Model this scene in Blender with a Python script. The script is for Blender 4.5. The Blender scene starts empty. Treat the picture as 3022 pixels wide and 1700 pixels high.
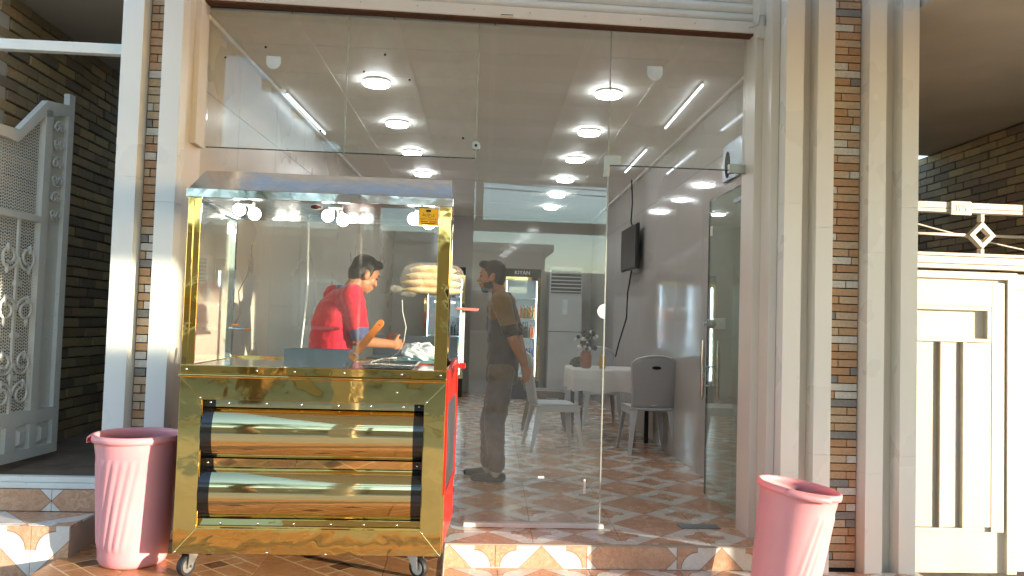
import bpy, bmesh, math, random
from mathutils import Vector, Matrix, noise as mnoise
R = math.radians
random.seed(7)
S = bpy.context.scene
COL = S.collection

# ------------------------------------------------------------------ camera, sky, sun, exposure
def make_camera():
    pitch, yaw, roll = math.atan(102.9/2370), R(3.6), .0300
    f = Vector((math.sin(yaw)*math.cos(pitch), math.cos(yaw)*math.cos(pitch), math.sin(pitch)))
    r = Vector((math.cos(yaw), -math.sin(yaw), 0)); u = r.cross(f)
    c, s = math.cos(roll), math.sin(roll)
    r2 = c*r + s*u; u2 = c*u - s*r
    cd = bpy.data.cameras.new('camera'); cd.sensor_width = 36; cd.lens = 2370/3022*36
    cd.clip_start = .05; cd.clip_end = 2000
    o = bpy.data.objects.new('camera', cd); COL.objects.link(o)
    m = Matrix((r2, u2, -f)).transposed().to_4x4(); m.translation = (0, -4.77, 1.2)
    o.matrix_world = m
    S.camera = o
make_camera()

SUN_EL, SUN_OFF = R(8.0), R(61)          # low sun, far round to the right of the facade normal
sun_dir = Vector((math.sin(SUN_OFF)*math.cos(SUN_EL), -math.cos(SUN_OFF)*math.cos(SUN_EL), math.sin(SUN_EL)))
w = bpy.data.worlds.new('World'); S.world = w; w.use_nodes = True
nt = w.node_tree; nt.nodes.clear()
sky = nt.nodes.new('ShaderNodeTexSky'); sky.sky_type = 'NISHITA'; sky.sun_disc = False
sky.sun_elevation = SUN_EL; sky.sun_rotation = math.atan2(sun_dir.x, sun_dir.y)
sky.air_density = 1.0; sky.dust_density = .4; sky.ozone_density = 1.8
bg = nt.nodes.new('ShaderNodeBackground'); bg.inputs[1].default_value = .15
out = nt.nodes.new('ShaderNodeOutputWorld')
nt.links.new(sky.outputs[0], bg.inputs[0]); nt.links.new(bg.outputs[0], out.inputs[0])
sl = bpy.data.lights.new('sun', 'SUN'); sl.energy = 2.0; sl.angle = R(.5); sl.color = (1, .88, .72)
so = bpy.data.objects.new('sun', sl); COL.objects.link(so)
so.rotation_euler = sun_dir.to_track_quat('Z', 'Y').to_euler()
S.view_settings.view_transform = 'Standard'; S.view_settings.look = 'None'
S.view_settings.exposure = 2.55; S.view_settings.gamma = 1.0
S.render.engine = 'CYCLES'
cy = S.cycles
cy.use_denoising = True; cy.max_bounces = 10; cy.transparent_max_bounces = 32
cy.diffuse_bounces = 4; cy.glossy_bounces = 5; cy.transmission_bounces = 4
cy.caustics_reflective = False; cy.caustics_refractive = False; cy.sample_clamp_indirect = 6
LAMP = 7.0                                 # radiance of the room's LED lamps

# ------------------------------------------------------------------ material helpers
def lin(h):
    h = h.lstrip('#'); v = [int(h[i:i+2], 16)/255 for i in (0, 2, 4)]
    return tuple(x/12.92 if x <= .04045 else ((x+.055)/1.055)**2.4 for x in v)
class NT:
    def __init__(s, name):
        s.m = bpy.data.materials.new(name); s.m.use_nodes = True; s.t = s.m.node_tree; s.t.nodes.clear()
        s.out = s.n('OutputMaterial')
    def n(s, t, **kw):
        x = s.t.nodes.new('ShaderNode'+t)
        for k, v in kw.items(): setattr(x, k, v)
        return x
    def put(s, sock, v):
        if v is None: return
        if hasattr(v, 'is_linked') or isinstance(v, bpy.types.NodeSocket): s.t.links.new(v, sock)
        elif isinstance(v, (tuple, list)) and len(v) == 3 and sock.type == 'RGBA': sock.default_value = (*v, 1)
        else: sock.default_value = v
    def math(s, op, a, b=0., c=0., clamp=False):
        x = s.n('Math', operation=op); x.use_clamp = clamp
        for i, v in enumerate((a, b, c)): s.put(x.inputs[i], v)
        return x.outputs[0]
    def mix(s, f, a, b, blend='MIX'):
        x = s.n('Mix', data_type='RGBA', blend_type=blend)
        s.put(x.inputs[0], f); s.put(x.inputs[6], a); s.put(x.inputs[7], b); return x.outputs[2]
    def noise(s, scale, detail=3, rough=.5, vec=None, dist=0.):
        x = s.n('TexNoise'); x.inputs['Scale'].default_value = scale; x.inputs['Detail'].default_value = detail
        x.inputs['Roughness'].default_value = rough; x.inputs['Distortion'].default_value = dist
        s.put(x.inputs['Vector'], vec if vec is not None else s.pos()); return x.outputs[0]
    def pos(s):
        if not hasattr(s, '_p'): s._p = s.n('NewGeometry').outputs['Position']
        return s._p
    def objco(s):
        if not hasattr(s, '_o'): s._o = s.n('TexCoord').outputs['Object']
        return s._o
    def sep(s, v):
        x = s.n('SeparateXYZ'); s.put(x.inputs[0], v); return x.outputs
    def mapr(s, v, a, b, c=0., d=1.):
        x = s.n('MapRange'); s.put(x.inputs[0], v)
        for i, k in enumerate((a, b, c, d)): x.inputs[i+1].default_value = k
        return x.outputs[0]
    def scale(s, v, sc):
        x = s.n('Mapping'); s.put(x.inputs[0], v); x.inputs['Scale'].default_value = sc; return x.outputs[0]
    def rnd(s): return s.n('ObjectInfo').outputs['Random']
    def bump(s, h, strength=.3, dist=.01):
        x = s.n('Bump'); x.inputs['Strength'].default_value = strength; x.inputs['Distance'].default_value = dist
        s.put(x.inputs['Height'], h); return x.outputs[0]
    def pr(s, color, rough=.5, metal=0., normal=None, spec=.5, coat=0., **kw):
        p = s.n('BsdfPrincipled'); s.put(p.inputs['Base Color'], color); s.put(p.inputs['Roughness'], rough)
        s.put(p.inputs['Metallic'], metal); s.put(p.inputs['Specular IOR Level'], spec); s.put(p.inputs['Coat Weight'], coat)
        if normal is not None: s.put(p.inputs['Normal'], normal)
        for k, v in kw.items(): s.put(p.inputs[k.replace('_', ' ')], v)
        s.t.links.new(p.outputs[0], s.out.inputs[0]); return p
MATS = {}
def plain(name, color, rough=.5, metal=0., var=.12, nscale=9., bump=.0, bscale=60., spec=.5, coat=0., dirt=0., chips=None, **kw):
    m = NT(name); c = lin(color) if isinstance(color, str) else color
    n1 = m.noise(nscale, 4, .6)
    col = m.mix(m.mapr(n1, .3, .7), tuple(x*(1-var) for x in c), tuple(min(1, x*(1+var*.6)) for x in c))
    if dirt:
        n2 = m.noise(2.3, 6, .7, dist=.6); col = m.mix(m.mapr(n2, .5, .75, 0, dirt), col, tuple(x*.45 for x in c))
    if chips:
        sp = m.noise(130, 2, .5); zone = m.noise(3.1, 3, .6); k = m.math('MULTIPLY', m.math('GREATER_THAN', sp, .72), m.math('GREATER_THAN', zone, .5)); col = m.mix(k, col, lin(chips))
    r = m.mapr(m.noise(nscale*2.3, 3), .3, .7, max(.02, rough-.06), min(1, rough+.06))
    nm = m.bump(m.noise(bscale, 3), bump, .004) if bump else None
    m.pr(col, r, metal, nm, spec, coat, **kw); MATS[name] = m.m; return m.m

def mat_glass():
    m = NT('glass'); lw = m.n('LayerWeight'); lw.inputs[0].default_value = .5
    f = m.math('POWER', lw.outputs['Facing'], 5.); f = m.math('MULTIPLY_ADD', f, .94, .045, clamp=True)
    t = m.n('BsdfTransparent'); t.inputs[0].default_value = (.965, .985, .97, 1)
    g = m.n('BsdfGlossy'); g.inputs['Roughness'].default_value = .0; g.inputs[0].default_value = (1, 1, 1, 1)
    smear = m.noise(6, 5, .7, dist=1.2)
    d = m.n('BsdfDiffuse'); d.inputs[0].default_value = (.75, .75, .72, 1)
    mx = m.n('MixShader'); m.put(mx.inputs[0], f); m.t.links.new(t.outputs[0], mx.inputs[1]); m.t.links.new(g.outputs[0], mx.inputs[2])
    mx2 = m.n('MixShader'); m.put(mx2.inputs[0], m.mapr(smear, .3, .8, .006, .022))
    m.t.links.new(mx.outputs[0], mx2.inputs[1]); m.t.links.new(d.outputs[0], mx2.inputs[2])
    m.t.links.new(mx2.outputs[0], m.out.inputs[0]); MATS['glass'] = m.m
mat_glass()
def mat_tinted():
    m = MATS['glass'].copy(); m.name = 'glass_green'; MATS['glass_green'] = m
    for n in m.node_tree.nodes:
        if n.type == 'BSDF_TRANSPARENT': n.inputs[0].default_value = (.84, .91, .86, 1)
        if n.type == 'MAP_RANGE': n.inputs[3].default_value = .03; n.inputs[4].default_value = .07
mat_tinted()
def mat_veil():  # extra diffuse haze stands in for the reflected veil on the upper panes
    m = MATS['glass'].copy(); m.name = 'glass_veil'; MATS['glass_veil'] = m
    for n in m.node_tree.nodes:
        if n.type == 'MAP_RANGE': n.inputs[3].default_value = .04; n.inputs[4].default_value = .095
mat_veil()
def mat_gold(name, base, wav, rough):
    m = NT(name); p = m.scale(m.pos(), (1, 1, 1))
    h = m.math('ADD', m.noise(3.2, 2, .4, p, .8), m.math('MULTIPLY', m.noise(11, 2, .5, p, .5), .12))
    sm = m.mapr(m.noise(5.5, 5, .65, None, 1.), .48, .74, 0, 1); sc = m.mapr(m.noise(2.5, 2, .5, m.scale(m.pos(), (2, 2, 90))), .62, .7, 0, 1)
    r = m.math('ADD', m.math('ADD', m.math('MULTIPLY', sm, .07), rough), m.math('MULTIPLY', sc, .05))
    col = m.mix(m.math('MULTIPLY', sm, .22), lin(base), tuple(x*.72 for x in lin(base)))
    m.pr(col, r, 1.0, m.bump(h, 1.0, wav)); MATS[name] = m.m
mat_gold('gold', '#eec978', .004, .03)
mat_gold('gold_roll', '#ecd39a', .0004, .035)
mat_gold('hood_steel', '#c9bfb2', .002, .12)
mat_gold('chrome', '#d9d6d2', .003, .04)
plain('steel', '#c8c8c6', .22, 1.0, .05); plain('steel_dull', '#8f979d', .35, 1.0, .05)
plain('zinc', '#b9bab6', .38, 1.0, .1)
plain('black_film', '#141312', .12, 0, .1, coat=.5)
plain('red_paint', '#cf2414', .32, 0, .08, coat=.3)
plain('cladding', '#e6e3dc', .3, 0, .03, 1.2, dirt=.03)
plain('cladding_cream', '#ded7c9', .35, 0, .04, 1.5, dirt=.04)  # same cladding, creamier to paint in the warm bounced light of the jambs
plain('seam', '#8d8579', .7); plain('seam_pale', '#aeb3a8', .3); plain('seam_dark', '#3f4a42', .25); plain('gap', '#100d0b', .8)
plain('shutter', '#e0d9cd', .42, 0, .05, 5., dirt=.12); plain('rust', '#5d3a1e', .85, 0, .35, 30.)
plain('gate_white', '#e4e0d6', .42, 0, .05, 4., bump=.15, bscale=40, dirt=.2, chips='#6e5c48')
plain('gate_cream', '#cfc6b6', .45, 0, .05, 5., bump=.3, bscale=70, dirt=.10, chips='#6e5c48')
plain('wall_panel', '#bcb9b2', .07, 0, .01, .5, spec=.3); plain('wall_left', '#c6bdac', .3, 0, .01, .5, spec=.3)
plain('ceiling_panel', '#efece4', .55, 0, .015, 1.); plain('batten', '#f2efe8', .5, 0, .01)
plain('soffit', '#dad6cd', .8, 0, .1, 1.5, bump=.2, bscale=20); plain('plaster', '#b9b0a2', .85, 0, .12, 1.6, bump=.25, bscale=25)
plain('mortar', '#6a5f51', .95, 0, .3, 20.); plain('grout', '#a99c8a', .9); plain('brick_joint', '#2b241f', .95, 0, .2)
plain('concrete', '#b9ae9e', .9, 0, .15, 2., bump=.3, bscale=30); plain('asphalt', '#8d877e', .95, 0, .2, 3., bump=.4, bscale=60)
plain('soil', '#948978', .95, 0, .35, 6., bump=.6, bscale=25)
plain('porch_soil', '#86705a', .95, 0, .3, 6., bump=.5, bscale=25)
plain('sidewalk', '#b5a998', .75, 0, .15, 2.5)
plain('plastic_grey', '#c6cacc', .42, 0, .04); plain('plastic_brown', '#7b6950', .45)
plain('cloth_white', '#dcdad6', .8, 0, .03); plain('black_plastic', '#17171a', .35, 0, .1); plain('white_plastic', '#dcdad4', .35, 0, .03)
plain('ac_white', '#b9bdc0', .4, 0, .03); plain('rubber', '#1d1d1f', .6, 0, .15, 30.)
plain('teal', '#1f8f8c', .45); plain('tray_red', '#b8423c', .45); plain('pink_tray', '#b5766a', .5)
plain('orange_wood', '#d97a24', .42, 0, .12, 14.); plain('knife_steel', '#9a9c9e', .3, 1.)
plain('sticker_yellow', '#f2b705', .5, 0, .03); plain('ink', '#2a2118', .7); plain('ink_red', '#b3341b', .7); plain('paper', '#e6e4de', .7)
plain('pale_sticker', '#cfdde6', .4); plain('mustard', '#c7a22a', .35); plain('ketchup_jar', '#96401c', .3)
plain('skin', '#a8714f', .5, 0, .1, 12., bump=.1, bscale=120, **{'Subsurface_Weight': .12})
plain('hair', '#120d0b', .55, 0, .3, 60., bump=.6, bscale=160)
plain('beard', '#2a1d17', .7, 0, .3, 80., bump=.5, bscale=200)
def cloth(name, color, wr=.5):
    m = NT(name); c = lin(color)
    h = m.math('ADD', m.noise(9, 3, .5, None, 1.5), m.math('MULTIPLY', m.noise(350, 1), .06))
    col = m.mix(m.mapr(m.noise(14, 4), .3, .7), tuple(x*.85 for x in c), c)
    m.pr(col, .85, 0, m.bump(h, wr, .02), .25, Sheen_Weight=.2); MATS[name] = m.m
cloth('shirt_red', '#c4162f'); cloth('slate_cloth', '#4d5578'); cloth('ochre_cloth', '#7d5e34'); cloth('navy_cloth', '#2e2d38'); cloth('black_cloth', '#151417')
cloth('trouser_brown', '#5a4a3a', .7); cloth('trouser_dark', '#232227'); cloth('sock', '#b6afa2'); cloth('shoe', '#2c2b2e', .3)
cloth('reflection_dark', '#1b1b1d'); plain('bag_white', '#d9dbdb', .35, 0, .05, 20., bump=.5, bscale=40)
def mat_emit(name, color, s):
    m = NT(name); e = m.n('Emission'); e.inputs[0].default_value = (*lin(color), 1); e.inputs[1].default_value = s
    m.t.links.new(e.outputs[0], m.out.inputs[0]); MATS[name] = m.m
mat_emit('led', '#f2f6fb', LAMP); mat_emit('bulb', '#fff6ea', 7.0); mat_emit('fridge_led', '#bfe0ff', 5.5); mat_emit('tube_led', '#eaf3ff', 1.1)
def mat_pink():
    m = NT('pink_plastic'); c = lin('#f6b0b3')
    p = m.n('BsdfPrincipled'); g_ = m.mix(m.mapr(m.noise(5, 3), .3, .7), tuple(x*.92 for x in c), c); g_ = m.mix(m.mapr(m.noise(2.2, 6, .75, m.scale(m.objco(), (1, 1, .35)), 1.), .55, .8, 0, .5), g_, lin('#b08080')); m.put(p.inputs['Base Color'], g_)
    m.put(p.inputs['Normal'], m.bump(m.noise(60, 4, .6), .12, .003))
    p.inputs['Roughness'].default_value = .33
    t = m.n('BsdfTranslucent'); t.inputs[0].default_value = (*lin('#ff7f7d'), 1)
    mx = m.n('MixShader'); mx.inputs[0].default_value = .22
    m.t.links.new(p.outputs[0], mx.inputs[1]); m.t.links.new(t.outputs[0], mx.inputs[2]); m.t.links.new(mx.outputs[0], m.out.inputs[0])
    MATS['pink_plastic'] = m.m
mat_pink()
def mat_film():
    m = NT('plastic_film'); t = m.n('BsdfTransparent'); t.inputs[0].default_value = (.95, .93, .9, 1)
    p = m.n('BsdfPrincipled'); m.put(p.inputs['Base Color'], lin('#f6efdf')); p.inputs['Roughness'].default_value = .22
    m.put(p.inputs['Normal'], m.bump(m.noise(45, 3, .6, None, 2.), .8, .01))
    mx = m.n('MixShader'); m.put(mx.inputs[0], m.mapr(m.noise(30, 3, .6, None, 2.), .35, .7, .05, .28))
    m.t.links.new(t.outputs[0], mx.inputs[1]); m.t.links.new(p.outputs[0], mx.inputs[2]); m.t.links.new(mx.outputs[0], m.out.inputs[0])
    MATS['plastic_film'] = m.m
mat_film()
def mat_bread():
    m = NT('bread'); n = m.noise(22, 5, .65)
    c = m.mix(m.mapr(n, .35, .65), lin('#d3a765'), lin('#f4e0b2')); m.pr(c, .75, 0, m.bump(m.noise(90, 3), .4, .004)); MATS['bread'] = m.m
mat_bread()
def mat_tile(name, sx, sy):
    """printed ceramic tile: brown marbled diamond, pale corners, concave brown star on each corner"""
    m = NT(name); o = m.sep(m.objco())
    u = m.math('ABSOLUTE', m.math('DIVIDE', o[0], sx)); v = m.math('ABSOLUTE', m.math('DIVIDE', o[1], sy))
    d = m.math('SUBTRACT', m.math('ADD', u, v), .5)                      # <0 inside the diamond
    du = m.math('SUBTRACT', .5, u); dv = m.math('SUBTRACT', .5, v)
    a, t = .232, .05
    inbox = m.math('LESS_THAN', m.math('MAXIMUM', du, dv), a)
    x1 = m.math('SUBTRACT', a, du); y1 = m.math('SUBTRACT', a, dv)
    dist = m.math('SQRT', m.math('ADD', m.math('MULTIPLY', x1, x1), m.math('MULTIPLY', y1, y1)))
    sd = m.math('SUBTRACT', dist, a-t)                                   # >0 inside the star
    star = m.math('MULTIPLY', inbox, m.math('GREATER_THAN', sd, 0.))
    dia = m.math('LESS_THAN', d, 0.)
    brown = m.math('MAXIMUM', star, dia)
    line = m.math('MAXIMUM', m.math('LESS_THAN', m.math('ABSOLUTE', d), .006), m.math('MULTIPLY', inbox, m.math('LESS_THAN', m.math('ABSOLUTE', sd), .006)))
    n = m.noise(26, 6, .7, None, 1.8); n2 = m.noise(4, 3)
    bc = m.mix(m.mapr(n, .35, .68), lin('#b98a69'), lin('#dcbb9e')); bc = m.mix(m.mapr(n2, .3, .7, 0, .45), bc, lin('#b07d5a'))
    wc = m.mix(m.mapr(n, .3, .7), lin('#d2ccc2'), lin('#e2ddd4'))
    c = m.mix(brown, wc, bc); c = m.mix(m.math('MULTIPLY', line, .6), c, lin('#5a3a26'))
    c = m.mix(m.mapr(m.noise(1.7, 5, .7), .5, .8, 0, .22), c, lin('#7b6a5b'))
    m.pr(c, m.mapr(m.noise(7, 4), .3, .7, .14, .34), 0, m.bump(n, .05, .003)); MATS[name] = m.m
mat_tile('tile_print', .5, .535); mat_tile('tile_print_sq', .5, .5)
def mat_woodtile():
    m = NT('wood_tile'); o = m.sep(m.objco()); s = .6
    u = m.math('DIVIDE', o[0], s); v = m.math('DIVIDE', o[1], s)
    p = m.math('ADD', u, v); q = m.math('SUBTRACT', u, v); ap = m.math('ABSOLUTE', p); aq = m.math('ABSOLUTE', q)
    def band(x, at, w): return m.math('LESS_THAN', m.math('ABSOLUTE', m.math('SUBTRACT', x, at)), w)
    ln = band(ap, .32, .010)
    for x, at, wd in ((aq, .18, .010), (aq, .42, .010), (ap, .12, .008)): ln = m.math('MAXIMUM', ln, m.math('MULTIPLY', band(x, at, wd), m.math('LESS_THAN', ap, .33)) if x is aq else m.math('MULTIPLY', band(x, at, wd), m.math('GREATER_THAN', aq, .18)))
    dark = m.math('MULTIPLY', m.math('LESS_THAN', ap, .12), m.math('MULTIPLY', m.math('GREATER_THAN', aq, .18), m.math('LESS_THAN', aq, .42)))
    g = m.noise(3, 5, .6, m.scale(m.pos(), (6, 30, 6)), 1.)
    c = m.mix(m.mapr(g, .3, .7), lin('#9a6238'), lin('#cb9460')); cd = m.mix(m.mapr(g, .3, .7), lin('#5e3820'), lin('#8c5a34'))
    c = m.mix(dark, c, cd); c = m.mix(ln, c, lin('#ddb98a'))
    m.pr(c, m.mapr(m.noise(9, 3), .3, .7, .25, .42), 0, m.bump(g, .06, .003)); MATS['wood_tile'] = m.m
mat_woodtile()
def mat_brick(name, cols, rough=.9, bs=.5):
    m = NT(name); r = m.rnd(); cr = m.n('ValToRGB'); cr.color_ramp.interpolation = 'CONSTANT'
    e = cr.color_ramp.elements; e[0].position = 0; e[0].color = (*lin(cols[0][1]), 1)
    while len(e) > 1: e.remove(e[-1])
    for p, c in cols[1:]: x = e.new(p); x.color = (*lin(c), 1)
    m.put(cr.inputs[0], r); n = m.noise(55, 5, .7)
    c = m.mix(m.mapr(n, .3, .7, 0, .55), cr.outputs[0], m.mix(.5, cr.outputs[0], lin('#33291f')))
    m.pr(c, rough, 0, m.bump(n, bs, .006)); MATS[name] = m.m
mat_brick('strip_brick', [(0, '#cfa67f'), (.2, '#c69a72'), (.4, '#d3b899'), (.56, '#e2dacd'), (.74, '#96918b'), (.9, '#ccab88')], .7, .35)
mat_brick('yard_brick', [(0, '#b39d76'), (.25, '#a18b69'), (.45, '#ba9d75'), (.6, '#917f68'), (.75, '#a79070'), (.9, '#c4a97a')], .95, .8)
mat_brick('far_brick', [(0, '#a08c74'), (.5, '#937f68')], .95, .5)
def mat_rattan():
    m = NT('rattan'); o = m.sep(m.objco())
    a = m.math('SINE', m.math('MULTIPLY', o[0], 330.)); b = m.math('SINE', m.math('MULTIPLY', o[2], 420.))
    h = m.math('MULTIPLY', a, b); c = m.mix(m.mapr(h, -.6, .6), lin('#a3a8ab'), lin('#cfd2d4'))
    m.pr(c, .45, 0, m.bump(h, .8, .004)); MATS['rattan'] = m.m
mat_rattan()
def mat_leaf():
    m = NT('palm_leaf'); c = m.mix(m.noise(3, 3), lin('#4d5a34'), lin('#6f7a48')); m.pr(c, .6); MATS['palm_leaf'] = m.m
    plain('palm_bark', '#6a553f', .95, 0, .35, 12., bump=.8, bscale=20)
mat_leaf()

# ------------------------------------------------------------------ mesh + object helpers
WM = {}
class MB:
    def __init__(s): s.v = []; s.f = []
    def add(s, vs, fs):
        k = len(s.v); s.v += [tuple(x) for x in vs]; s.f += [tuple(i+k for i in f) for f in fs]; return s
    def box(s, x0, x1, y0, y1, z0, z1, M=None):
        vs = [Vector((x, y, z)) for z in (z0, z1) for y in (y0, y1) for x in (x0, x1)]
        if M: vs = [M @ v for v in vs]
        return s.add(vs, [(0, 2, 3, 1), (4, 5, 7, 6), (0, 1, 5, 4), (2, 6, 7, 3), (0, 4, 6, 2), (1, 3, 7, 5)])
    def prism(s, pts, axis, a, b):
        """closed polygon pts (2-D, in the two other axes, in order) swept along axis from a to b"""
        def P(p, t): return {'x': (t, p[0], p[1]), 'y': (p[0], t, p[1]), 'z': (p[0], p[1], t)}[axis]
        n = len(pts); vs = [P(p, a) for p in pts]+[P(p, b) for p in pts]
        return s.add(vs, [tuple(range(n))[::-1], tuple(range(n, 2*n))]+[(i, (i+1) % n, n+(i+1) % n, n+i) for i in range(n)])
    def cyl(s, p0, p1, r0, r1=None, n=12, caps=True):
        r1 = r0 if r1 is None else r1; p0 = Vector(p0); p1 = Vector(p1); d = (p1-p0).normalized()
        a = d.orthogonal().normalized(); b = d.cross(a); vs = []
        for p, r in ((p0, r0), (p1, r1)):
            vs += [p+(a*math.cos(t)+b*math.sin(t))*r for t in (2*math.pi*i/n for i in range(n))]
        fs = [(i, (i+1) % n, n+(i+1) % n, n+i) for i in range(n)]
        if caps: fs += [tuple(range(n))[::-1], tuple(range(n, 2*n))]
        return s.add(vs, fs)
    def tube(s, path, r, n=6, closed=False):
        path = [Vector(p) for p in path]; k = len(path); vs = []; a = None
        for i, p in enumerate(path):
            if closed: d = path[(i+1) % k]-path[i-1]
            else: d = path[min(i+1, k-1)]-path[max(i-1, 0)]
            d.normalize()
            a = d.orthogonal().normalized() if a is None else (a-d*a.dot(d)).normalized()
            b = d.cross(a); rr = r[i] if isinstance(r, (list, tuple)) else r
            vs += [p+(a*math.cos(t)+b*math.sin(t))*rr for t in (2*math.pi*j/n for j in range(n))]
        fs = [(i*n+j, i*n+(j+1) % n, ((i+1) % k)*n+(j+1) % n, ((i+1) % k)*n+j) for i in range(k if closed else k-1) for j in range(n)]
        if not closed: fs += [tuple(range(n))[::-1], tuple(range((k-1)*n, k*n))]
        return s.add(vs, fs)
    def lathe(s, prof, c=(0, 0, 0), n=24, axis='z', sx=1., sy=1.):
        vs = []; k = len(prof)
        for r, z in prof:
            for i in range(n):
                t = 2*math.pi*i/n; q = (r*math.cos(t)*sx, r*math.sin(t)*sy, z)
                if axis == 'x': q = (q[2], q[0], q[1])
                if axis == 'y': q = (q[0], q[2], q[1])
                vs.append((q[0]+c[0], q[1]+c[1], q[2]+c[2]))
        fs = [(i*n+j, i*n+(j+1) % n, (i+1)*n+(j+1) % n, (i+1)*n+j) for i in range(k-1) for j in range(n)]
        if prof[0][0] > 1e-6: fs.append(tuple(range(n))[::-1])
        if prof[-1][0] > 1e-6: fs.append(tuple(range((k-1)*n, k*n)))
        return s.add(vs, fs)
    def ell(s, c, r, M=None, n=14, m=9):
        vs = []; fs = []
        c = Vector(c)
        for i in range(m+1):
            t = math.pi*i/m
            for j in range(n):
                p = 2*math.pi*j/n; q = Vector((r[0]*math.sin(t)*math.cos(p), r[1]*math.sin(t)*math.sin(p), r[2]*math.cos(t)))
                vs.append((M @ q if M else q)+c)
        fs = [(i*n+j, (i+1)*n+j, (i+1)*n+(j+1) % n, i*n+(j+1) % n) for i in range(m) for j in range(n)]
        return s.add(vs, fs)
    def grid(s, P):
        h = len(P); wd = len(P[0])
        return s.add([p for row in P for p in row], [(i*wd+j, i*wd+j+1, (i+1)*wd+j+1, (i+1)*wd+j) for i in range(h-1) for j in range(wd-1)])
    def mesh(s, name, mat=None, smooth=False, merge=True):
        me = bpy.data.meshes.new(name); me.from_pydata([tuple(v) for v in s.v], [], s.f)
        bm = bmesh.new(); bm.from_mesh(me)
        if merge: bmesh.ops.remove_doubles(bm, verts=bm.verts, dist=1e-6)
        bmesh.ops.recalc_face_normals(bm, faces=bm.faces); bm.to_mesh(me); bm.free()
        if mat: me.materials.append(MATS[mat])
        if smooth: me.polygons.foreach_set('use_smooth', [True]*len(me.polygons))
        return me
    def build(s, name, mat, parent=None, smooth=False, bevel=0., solid=0., sub=0, auto=False):
        me = s.mesh(name, mat, smooth or auto)
        return link(name, me, parent, bevel, solid, sub, auto)
def wm(o): return WM.get(o.name, Matrix())
def link(name, me, parent=None, bevel=0., solid=0., sub=0, auto=False, M=None):
    o = bpy.data.objects.new(name, me); COL.objects.link(o)
    if M is not None: o.matrix_basis = M
    WM[o.name] = M.copy() if M is not None else Matrix()
    if parent: o.parent = parent; o.matrix_parent_inverse = wm(parent).inverted()
    if solid: x = o.modifiers.new('solid', 'SOLIDIFY'); x.thickness = solid; x.offset = 0
    if sub: x = o.modifiers.new('sub', 'SUBSURF'); x.levels = x.render_levels = sub
    if bevel: x = o.modifiers.new('bevel', 'BEVEL'); x.width = bevel; x.segments = 2; x.limit_method = 'ANGLE'
    if auto: o.data.set_sharp_from_angle(angle=R(35))
    return o
def tag(o, label=None, cat=None, group=None, kind=None):
    for k, v in (('label', label), ('category', cat), ('group', group), ('kind', kind)):
        if v: o[k] = v
    return o
def thing(name, label, cat, loc=(0, 0, 0), rz=0., group=None):
    o = bpy.data.objects.new(name, None); COL.objects.link(o); o.location = loc; o.rotation_euler = (0, 0, rz); o.empty_display_size = .1
    WM[o.name] = Matrix.Translation(loc) @ Matrix.Rotation(rz, 4, 'Z'); return tag(o, label, cat, group)
def lpart(mb, name, mat, root, parent=None, **kw):
    """a part whose shape is given in the local frame of root"""
    o = mb.build(name, mat, None, **kw); p = parent or root; o.parent = p
    o.matrix_parent_inverse = Matrix(); WM[o.name] = wm(root); return o
def copy_tree(o, parent=None):
    c = o.copy(); COL.objects.link(c)
    if parent: c.parent = parent
    for ch in [k for k in COL.objects if k.parent == o]: copy_tree(ch, c)
    return c
def box(x0, x1, y0, y1, z0, z1): return MB().box(x0, x1, y0, y1, z0, z1)
def bake(o):
    """evaluate one object in a scratch scene, so the big scene is not evaluated each time"""
    t = bpy.data.scenes.new('scratch'); t.collection.objects.link(o); vl = t.view_layers[0]; vl.update()
    me = bpy.data.meshes.new_from_object(o.evaluated_get(vl.depsgraph)); bpy.data.scenes.remove(t); return me
def text_mb(txt, size, M, ext=.0008):
    cu = bpy.data.curves.new('t', 'FONT'); cu.body = txt; cu.size = size; cu.extrude = ext; cu.align_x = 'CENTER'; cu.align_y = 'CENTER'
    o = bpy.data.objects.new('t', cu); me = bake(o); mb = MB()
    mb.add([M @ v.co for v in me.vertices], [tuple(p.vertices) for p in me.polygons])
    bpy.data.objects.remove(o); bpy.data.curves.remove(cu); bpy.data.meshes.remove(me); return mb
UPXZ = Matrix(((1, 0, 0, 0), (0, 0, -1, 0), (0, 1, 0, 0), (0, 0, 0, 1)))   # text plane XY -> facing -y
def clip(poly, n, d):
    o = []
    for i, p in enumerate(poly):
        q = poly[(i+1) % len(poly)]; a = p[0]*n[0]+p[1]*n[1]-d; b = q[0]*n[0]+q[1]*n[1]-d
        if a <= 0: o.append(p)
        if (a < 0 < b) or (b < 0 < a): t = a/(a-b); o.append((p[0]+(q[0]-p[0])*t, p[1]+(q[1]-p[1])*t))
    return o
def area(p): return abs(sum(p[i][0]*p[(i+1) % len(p)][1]-p[(i+1) % len(p)][0]*p[i][1] for i in range(len(p))))/2
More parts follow.
